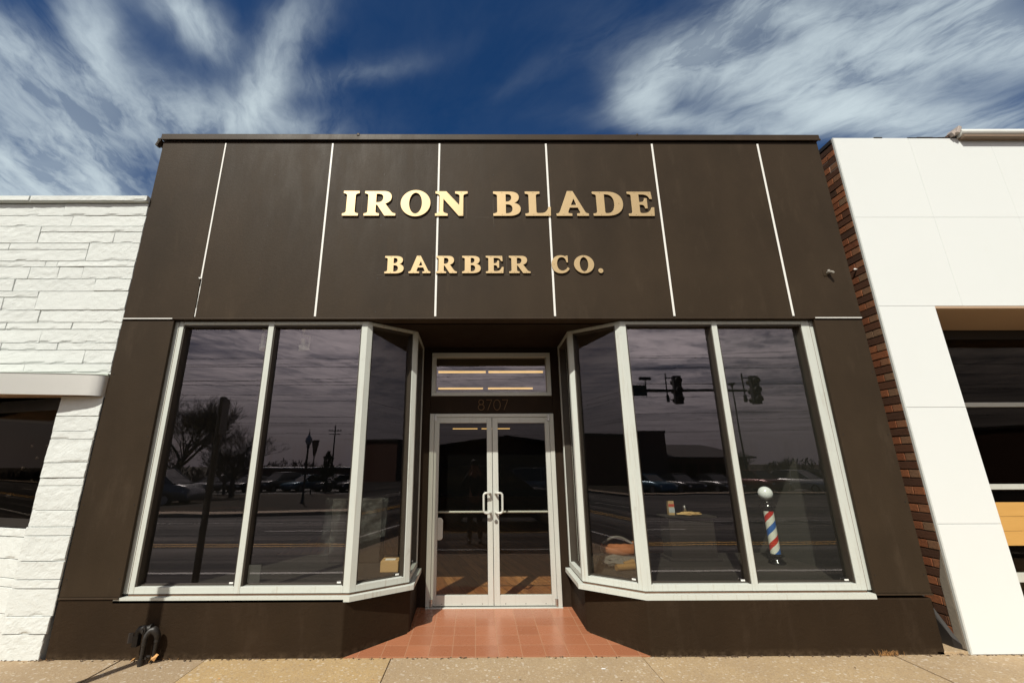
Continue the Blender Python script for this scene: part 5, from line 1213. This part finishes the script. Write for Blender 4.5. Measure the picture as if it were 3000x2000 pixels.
for k,(x,y,st_,pt_,lab) in enumerate(((-23.5,-37,'sedan','silver','silver saloon parked at left behind the bare trees'),(-20.8,-38,'sedan','black','black saloon parked behind the bare trees'),(-18.2,-38,'suv','grey','grey sport utility car parked before the low building'),(-15.6,-38,'sedan','blue','blue saloon parked before the low building'),(-13.2,-39,'sedan','silver','silver saloon parked right of the blue one'),(-10.6,-38,'sedan','black','black saloon parked at right end of the low building'))):
    car(st_,pt_,x,y,R(100+k*7),lab)

# ================================================================== THE PHOTOGRAPHER
def skin(name, verts, edges, mat, parent, sub=1, root=0):
    me = bpy.data.meshes.new(name); me.from_pydata([v[:3] for v in verts],edges,[]); o = bpy.data.objects.new(name,me); COL.objects.link(o)
    md = o.modifiers.new('s','SKIN'); sv = me.skin_vertices[0].data if me.skin_vertices else None
    if sv is None: 
        bm=bmesh.new(); bm.from_mesh(me); bm.verts.layers.skin.verify(); bm.to_mesh(me); bm.free(); sv = me.skin_vertices[0].data
    for i,v in enumerate(verts): sv[i].radius=(v[3],v[4] if len(v)>4 else v[3]); sv[i].use_root = (i==root)
    s2=o.modifiers.new('u','SUBSURF'); s2.levels=sub; s2.render_levels=sub
    dg=bpy.context.evaluated_depsgraph_get(); m2=bpy.data.meshes.new_from_object(o.evaluated_get(dg)); bpy.data.objects.remove(o)
    m2.materials.clear(); m2.materials.append(mat); m2.polygons.foreach_set('use_smooth',[True]*len(m2.polygons)); m2.name=name
    r=bpy.data.objects.new(name,m2); COL.objects.link(r); r.parent=parent; return r
PP = thing('person','person in dark jacket and jeans standing in the road holding a camera to the face','person',None,(-.02,-4.36,gz(-4.2)))
skn = plain('skin',(.42,.22,.15),.5,var=.05); jk = plain('dark_jacket',(.02,.02,.023),.8,var=.2,bs=.3); jn = plain('dark_denim',(.03,.035,.05),.85,var=.2,bs=.3)
# local: +y towards the shop; z from road level; eyes at 1.70
B = [(0,0,.95,.10,.14),(0,.0,1.18,.095,.13),(0,-.01,1.40,.09,.15),(0,-.01,1.52,.05,.05),(0,.0,1.60,.065,.075),(0,.01,1.70,.085,.10),(0,.0,1.78,.075,.09)]
E_=[(0,1),(1,2),(2,3),(3,4),(4,5),(5,6)]
for s in (-1,1):
    b=len(B); B += [(s*.17,-.01,1.44,.05),(s*.27,.02,1.24,.042),(s*.14,.13,1.50,.034),(s*.085,.15,1.60,.026),(s*.07,.155,1.66,.024)]
    E_ += [(2,b),(b,b+1),(b+1,b+2),(b+2,b+3),(b+3,b+4)]
    h=b+3
    for k in range(4):
        c0=len(B); B += [(s*(.055-.004*k),.165+.004*k,1.63+.02*k,.009),(s*(.035-.003*k),.175,1.645+.02*k,.008),(s*(.015),.172,1.65+.02*k,.0075)]; E_ += [(b+4,c0),(c0,c0+1),(c0+1,c0+2)]
    c0=len(B); B += [(s*.07,.135,1.62,.010),(s*.045,.125,1.615,.009)]; E_ += [(h,c0),(c0,c0+1)]
    l=len(B); B += [(s*.09,0,.88,.085),(s*.11,.02,.50,.055),(s*.12,-.01,.10,.038),(s*.125,.10,.045,.035)]; E_ += [(0,l),(l,l+1),(l+1,l+2),(l+2,l+3)]
body = skin('body',B,E_,skn,PP,1)
q = MB(); q.ball(0,.105,1.675,.012,.018,.022,8); q.ball(-.032,.092,1.70,.012,n=8); q.ball(.032,.092,1.70,.012,n=8); q.box(-.025,.025,.090,.100,1.628,1.636); q.ball(-.088,0,1.69,.012,.02,.03,8); q.ball(.088,0,1.69,.012,.02,.03,8); q.build('face',skn,PP)
q = MB(); q.ball(0,-.02,1.75,.095,.105,.09,16); q.build('hair',plain('dark_hair',(.02,.013,.01),.6),PP)
J=[(0,0,.92,.115,.165),(0,0,1.18,.11,.15),(0,-.01,1.40,.105,.165),(0,-.01,1.50,.07,.08)]; JE=[(0,1),(1,2),(2,3)]
for s in (-1,1):
    b=len(J); J += [(s*.18,-.01,1.43,.068),(s*.275,.02,1.23,.056),(s*.15,.125,1.49,.045)]; JE += [(2,b),(b,b+1),(b+1,b+2)]
skin('jacket',J,JE,jk,PP,1)
T_=[(0,0,.96,.115,.155)]; TE=[]
for s in (-1,1):
    b=len(T_); T_ += [(s*.095,0,.86,.10),(s*.112,.02,.50,.072),(s*.12,-.01,.09,.058)]; TE += [(0,b),(b,b+1),(b+1,b+2)]
skin('trousers',T_,TE,jn,PP,1)
for s in (-1,1):
    q = MB(); q.ball(s*.125,.05,.045,.05,.135,.055,14); q.build('shoe',M['dark'],PP)
q = MB(); q.box(-.065,.065,-4.225,-4.195,1.50,1.585) if False else q.box(-.065,.065,-4.24,-4.205,1.49,1.575); 
CB = q.build('handheld_camera',M['dark'],bevel=.006); tag(CB,'black camera held up to the face of the person','camera')
sc.render.engine = 'CYCLES'
sc.cycles.max_bounces = 7; sc.cycles.transparent_max_bounces = 16; sc.cycles.glossy_bounces = 4; sc.cycles.diffuse_bounces = 3; sc.cycles.caustics_reflective = False; sc.cycles.caustics_refractive = False; sc.cycles.use_denoising = True
sc.cycles.sample_clamp_indirect = 6
